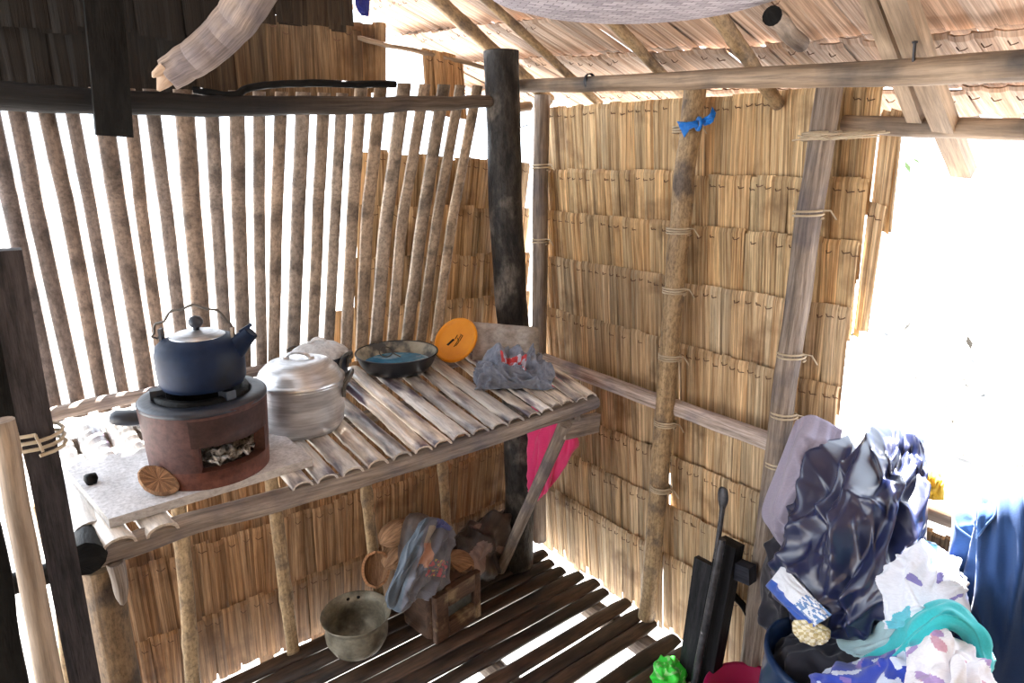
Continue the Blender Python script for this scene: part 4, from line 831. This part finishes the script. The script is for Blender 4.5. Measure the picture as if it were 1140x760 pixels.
cloth('checked_cloth', 'small cream checked cloth under the navy garment\'s hem', 'cloth', [[P(884, 690, x=1.27), P(903, 690, x=1.25), P(924, 702, x=1.25)], [P(883, 703, x=1.245), P(903, 704, x=1.23), P(924, 709, x=1.235)], [P(892, 713, x=1.25), P(906, 718, x=1.235), P(920, 714, x=1.24)]], 'cloth', folds=((3, 40, .005),), crumple=.003, nu=40, nv=40, seed=9, thick=.004, colf=lambda u, v: (.55, .45, .22) if (int(u*10) % 2 == 0) != (int(v*10) % 2 == 0) else (.82, .76, .58))
cloth('black_bundle', 'black cloth bundle tucked behind the blue barrel\'s rim', 'cloth', [[P(864, 596, x=1.49), P(880, 590, x=1.49), P(905, 600, x=1.49)], [P(848, 640, x=1.47), P(872, 640, x=1.43), P(900, 640, x=1.46)], [P(850, 672, x=1.46), P(872, 678, x=1.42), P(895, 680, x=1.45)], [P(868, 715, x=1.47), P(880, 718, x=1.44), P(893, 712, x=1.47)]], 'cloth', folds=((2, 40, .008),), cre=((10, 60, 60, .024, .4, .06),), crumple=.006, cscale=12, seed=12, nu=44, nv=54, colf=gv((.016, .016, .026)), edge=.01)
cloth('yellow_cloth', 'small yellow cloth on the sill between navy garment and jeans', 'cloth', [[P(1026, 516, x=1.57), P(1040, 522, x=1.57), P(1053, 528, x=1.57)], [P(1027, 534, x=1.535), P(1038, 538, x=1.53), P(1051, 541, x=1.535)], [P(1028, 552, x=1.54), P(1038, 556, x=1.535), P(1051, 556, x=1.54)]], 'cloth', folds=((2, 10, .003),), cre=((5, 80, 30, .008, .5, .08),), crumple=.001, nu=30, nv=30, seed=13, colf=gv((.78, .42, .02)))
pr_ = lambda base, spots: (lambda u, v: next((c for th, c, s, o in spots if mn.noise(V((u*s, v*s, o))) > th), base))
cloth('white_lilac_blouse', 'white blouse with lilac marks right of the navy garment', 'blouse', [[P(1000, 612, x=1.43), P(1016, 600, x=1.45), P(1040, 606, x=1.47), P(1062, 630, x=1.47)], [P(990, 640, x=1.33), P(1020, 622, x=1.33), P(1052, 632, x=1.36), P(1072, 655, x=1.40)], [P(988, 668, x=1.27), P(1018, 660, x=1.25), P(1050, 664, x=1.28), P(1080, 680, x=1.34)], [P(985, 700, x=1.24), P(1018, 700, x=1.21), P(1050, 700, x=1.22), P(1082, 705, x=1.28)]], 'cloth', folds=((2, 35, .006),), cre=((12, 110, 35, .020, .4, .05), (30, 60, 70, .014, .22, .02)), crumple=.003, seed=14, nu=100, nv=100, colf=pr_((.74, .78, .88), [(.42, (.22, .20, .5), 6, 2), (.36, (.12, .50, .62), 3, 9)]))
cloth('mint_cloth', 'pale mint cloth spread over the blue barrel below the navy garment', 'cloth', [[P(930, 706, x=1.35), P(960, 702, x=1.31), P(995, 678, x=1.30), P(1012, 668, x=1.30)], [P(936, 722, x=1.31), P(965, 722, x=1.27), P(995, 706, x=1.25), P(1015, 690, x=1.26)], [P(955, 730, x=1.29), P(980, 735, x=1.25), P(1000, 726, x=1.23), P(1018, 712, x=1.23)]], 'cloth', folds=((2, 60, .004),), cre=((7, 20, 35, .014, .4, .06),), crumple=.002, seed=15, nu=44, nv=36, colf=gv((.38, .56, .60)))
cloth('turquoise_cloth', 'turquoise cloth looped around the white floral garment', 'cloth', [[P(945, 742, x=1.26), P(985, 715, x=1.24), P(1015, 682, x=1.24), P(1055, 668, x=1.26), P(1086, 690, x=1.28), P(1108, 735, x=1.28)], [P(965, 752, x=1.20), P(995, 728, x=1.17), P(1022, 697, x=1.16), P(1056, 682, x=1.17), P(1082, 706, x=1.20), P(1104, 750, x=1.22)], [P(985, 760, x=1.18), P(1003, 738, x=1.16), P(1028, 712, x=1.14), P(1056, 700, x=1.14), P(1076, 718, x=1.18), P(1098, 765, x=1.20)]], 'cloth', folds=((2, 85, .006),), cre=((14, 8, 18, .018, .35, .08), (8, 60, 30, .010, .2, .05)), crumple=.002, seed=16, nu=90, nv=40, colf=gv((.03, .46, .50), .25))
cloth('floral_garment', 'white floral garment spilling at the bottom right of the heap', 'garment', [[P(1010, 722, x=1.15), P(1045, 706, x=1.14), P(1075, 722, x=1.17), P(1100, 752, x=1.2)], [P(1008, 750, x=1.10), P(1050, 738, x=1.07), P(1090, 752, x=1.10), P(1122, 775, x=1.14)], [P(1005, 800, x=1.06), P(1055, 795, x=1.03), P(1100, 800, x=1.05), P(1140, 815, x=1.1)], [P(1005, 900, x=1.03), P(1055, 900, x=1.0), P(1100, 900, x=1.02), P(1150, 900, x=1.08)]], 'cloth', folds=((2, 30, .008),), cre=((14, 70, 60, .026, .4, .04), (20, 20, 60, .012, .2, .02)), crumple=.004, seed=17, nu=90, nv=90, colf=pr_((.80, .80, .86), [(.34, (.40, .28, .55), 6, 3), (.45, (.6, .35, .45), 8, 8)]))
cloth('blue_print_garment', 'royal blue and white print garment in front of the barrel', 'garment', [[P(930, 742, x=1.27), P(958, 734, x=1.23), P(985, 728, x=1.2), P(1010, 716, x=1.18)], [P(908, 758, x=1.24), P(948, 752, x=1.17), P(985, 748, x=1.13), P(1012, 742, x=1.13)], [P(895, 790, x=1.2), P(940, 790, x=1.13), P(985, 790, x=1.08), P(1020, 790, x=1.09)], [P(895, 900, x=1.15), P(940, 900, x=1.1), P(985, 900, x=1.05), P(1025, 900, x=1.06)]], 'cloth', folds=((2, 30, .006),), cre=((12, 60, 50, .024, .35, .05),), crumple=.004, seed=18, nu=60, nv=60, colf=pr_((.015, .05, .42), [(.16, (.62, .70, .88), 5, 4), (.30, (.20, .14, .45), 7, 6)]))
jn, jg = cloth('jeans', 'blue denim jeans hanging over the sill at the right edge', 'jeans', [[P(1070, 560, x=1.62), P(1090, 528, x=1.63), P(1122, 520, x=1.63), P(1175, 530, x=1.63)], [P(1068, 580, x=1.50), P(1094, 560, x=1.46), P(1124, 556, x=1.46), P(1178, 565, x=1.50)], [P(1060, 630, x=1.46), P(1092, 625, x=1.41), P(1126, 622, x=1.41), P(1180, 630, x=1.45)], [P(1048, 690, x=1.44), P(1088, 695, x=1.38), P(1128, 695, x=1.38), P(1185, 700, x=1.42)], [P(1040, 760, x=1.44), P(1085, 770, x=1.38), P(1130, 770, x=1.38), P(1190, 780, x=1.42)], [P(1040, 840, x=1.44), P(1085, 850, x=1.39), P(1130, 850, x=1.39), P(1190, 860, x=1.42)]], 'cloth', folds=((3, 5, .006),), cre=((12, 88, 14, .030, .5, .045), (10, 60, 40, .012, .25, .03)), crumple=.002, cscale=9, seed=19, nu=60, nv=80, colf=lambda u, v: tuple(x*(1+.5*mn.noise(V((u*3, v*2, 3)))) for x in (.011, .043, .14)))
def on(g, u, v): 
    n, m = len(g), len(g[0]); return g[int(v*(n-1))][int(u*(m-1))]
pk_ctrl = [[on(jg, .10+.13*c, .10+.075*r)+V((-.006, -.002, .002)) for c in range(4)] for r in range(4)]
pk_ctrl[3][0] = lerp(pk_ctrl[3][0], pk_ctrl[2][1], .45); pk_ctrl[3][3] = lerp(pk_ctrl[3][3], pk_ctrl[2][2], .45)
cloth('pocket', '', '', pk_ctrl, 'cloth', folds=((3, 5, .003),), crumple=.002, nu=24, nv=24, colf=gv((.030, .10, .30)), parent=jn)
b = MB(); edge_ = [pk_ctrl[0][0], pk_ctrl[1][0], pk_ctrl[2][0], pk_ctrl[3][0], pk_ctrl[3][1], pk_ctrl[3][2], pk_ctrl[3][3], pk_ctrl[2][3], pk_ctrl[1][3], pk_ctrl[0][3]]
b.tube([p+V((-.003, -.001, .001)) for p in pathpts(edge_, 4)], .0022, 5, col=(.05, .12, .3)); b.build('seam', M['cloth'], jn)
# clothes hanger-like hoop outside the sill
b = MB(); b.tube([P(1138+48*math.cos(t), 548-30*math.sin(t), x=1.70) for t in [2*math.pi*k/30 for k in range(31)]], .004, 8, col=(.9, .9, .92))
tag(b.build('white_hoop', M['plastic'], loc=(1.7, .3, .8)), 'thin white hoop standing behind the jeans outside the sill', 'hoop')

# ------------------------------------------------------------------ unseen sides of the hut, added behind the camera to cut the light
for i in range(8):
    b = MB(); thatch_row(b, (WR+.03, -.55, 1.78-.25*i), (WR+.03, -1.35, 1.78-.25*i), .31, (-1, 0, 0), wid=.1, tilt=.03, stitch=0); b.build('thatch_panel', TH, wall_right)
wall_back_unseen = struct(empty('wall_back_unseen', (.3, -1.35, 0)))
for i in range(8):
    b = MB(); thatch_row(b, (1.6, -1.35, 2.3-.27*i), (-1.05, -1.35, 2.3-.27*i), .33, (0, 1, 0), wid=.1, tilt=.03, stitch=0); b.build('thatch_panel', TH, wall_back_unseen)
wall_side_unseen = struct(empty('wall_side_unseen', (-1.05, 0, 0)))
for i in range(8):
    b = MB(); thatch_row(b, (-1.05, -1.35, 2.0-.25*i), (-1.05, .55, 2.0-.25*i), .31, (1, 0, 0), wid=.1, tilt=.03, stitch=0); b.build('thatch_panel', TH, wall_side_unseen)

# ------------------------------------------------------------------ outside
tr_ = empty('garden_tree', (5.2, 2.75, -.5), 'slim sunlit young tree outside the window opening', 'tree')
b = MB(); b.tube(pathpts([(5.2, 2.75, -.5), (5.25, 2.72, .6), (5.4, 2.66, 1.3), (5.5, 2.55, 2.4)], 8, .02), [.06-.0012*i for i in range(25)], 10, wob=.15); b.build('trunk', M['branch'], tr_)
b = MB()
for k in range(60):
    c = V((5.3+random.uniform(-.5, .4), 2.45+random.uniform(-.5, .4), 1.55+random.uniform(-.3, .9))); d = V((random.uniform(-1, 1), random.uniform(-1, 1), random.uniform(-.7, .3))).normalized(); a, c2 = frame(d); L2 = random.uniform(.06, .12)
    b.grid([[c-a*.0, c, c+a*.0], [c+d*L2*.5-a*L2*.25, c+d*L2*.5+c2*.01, c+d*L2*.5+a*L2*.25], [c+d*L2-a*.001, c+d*L2, c+d*L2+a*.001]], smooth=False)
lf = b.build('foliage', M['leaf'], tr_); lf['kind'] = 'stuff'
b = MB()
for k in range(260):
    y = random.uniform(-.6, 3.2); x = random.uniform(3.2, 7.5); c = V((x, y, -.55+max(x-4, 0)*.10+.035)); d = V((random.uniform(-1, 1), random.uniform(-1, 1), random.uniform(-.1, .4))).normalized(); a, c2 = frame(d); L2 = random.uniform(.04, .22)
    if k % 3: b.grid([[c, c, c], [c+d*L2*.5-a*L2*.16, c+d*L2*.5+c2*.01, c+d*L2*.5+a*L2*.16], [c+d*L2, c+d*L2, c+d*L2]], col=(random.uniform(.06, .3),)*3, smooth=False)
    else: b.tube([c, c+d*L2], .006, 5, col=(.2, .2, .2))
lt = b.build('leaf_litter', M['branch'], loc=(5, 1.5, -.5)); tag(lt, 'scattered dry leaves and twigs on the pale ground outside', 'leaf litter'); lt['kind'] = 'stuff'

# ------------------------------------------------------------------ light
w = bpy.data.worlds.new('sky'); sc.world = w; w.use_nodes = True
bg = w.node_tree.nodes['Background']; bg.inputs[0].default_value = (.80, .89, 1.0, 1); bg.inputs[1].default_value = 2.4
sun = bpy.data.lights.new('sun', 'SUN'); sun.energy = 32; sun.angle = R(1.2); sun.color = (1, .97, .93)
so = bpy.data.objects.new('sun', sun); COL.objects.link(so)
saz, sel = R(45), R(54)
so.rotation_euler = V((math.cos(sel)*math.cos(saz), math.cos(sel)*math.sin(saz), math.sin(sel))).to_track_quat('Z', 'Y').to_euler(); so.location = (6, 6, 6)
sc.view_settings.view_transform = 'Standard'; sc.view_settings.look = 'None'; sc.view_settings.gamma = 1; sc.view_settings.use_curve_mapping = False
sc.view_settings.exposure = 1.35
sc.cycles.max_bounces = 8; sc.cycles.diffuse_bounces = 5; sc.cycles.use_denoising = True; sc.cycles.sample_clamp_indirect = 12
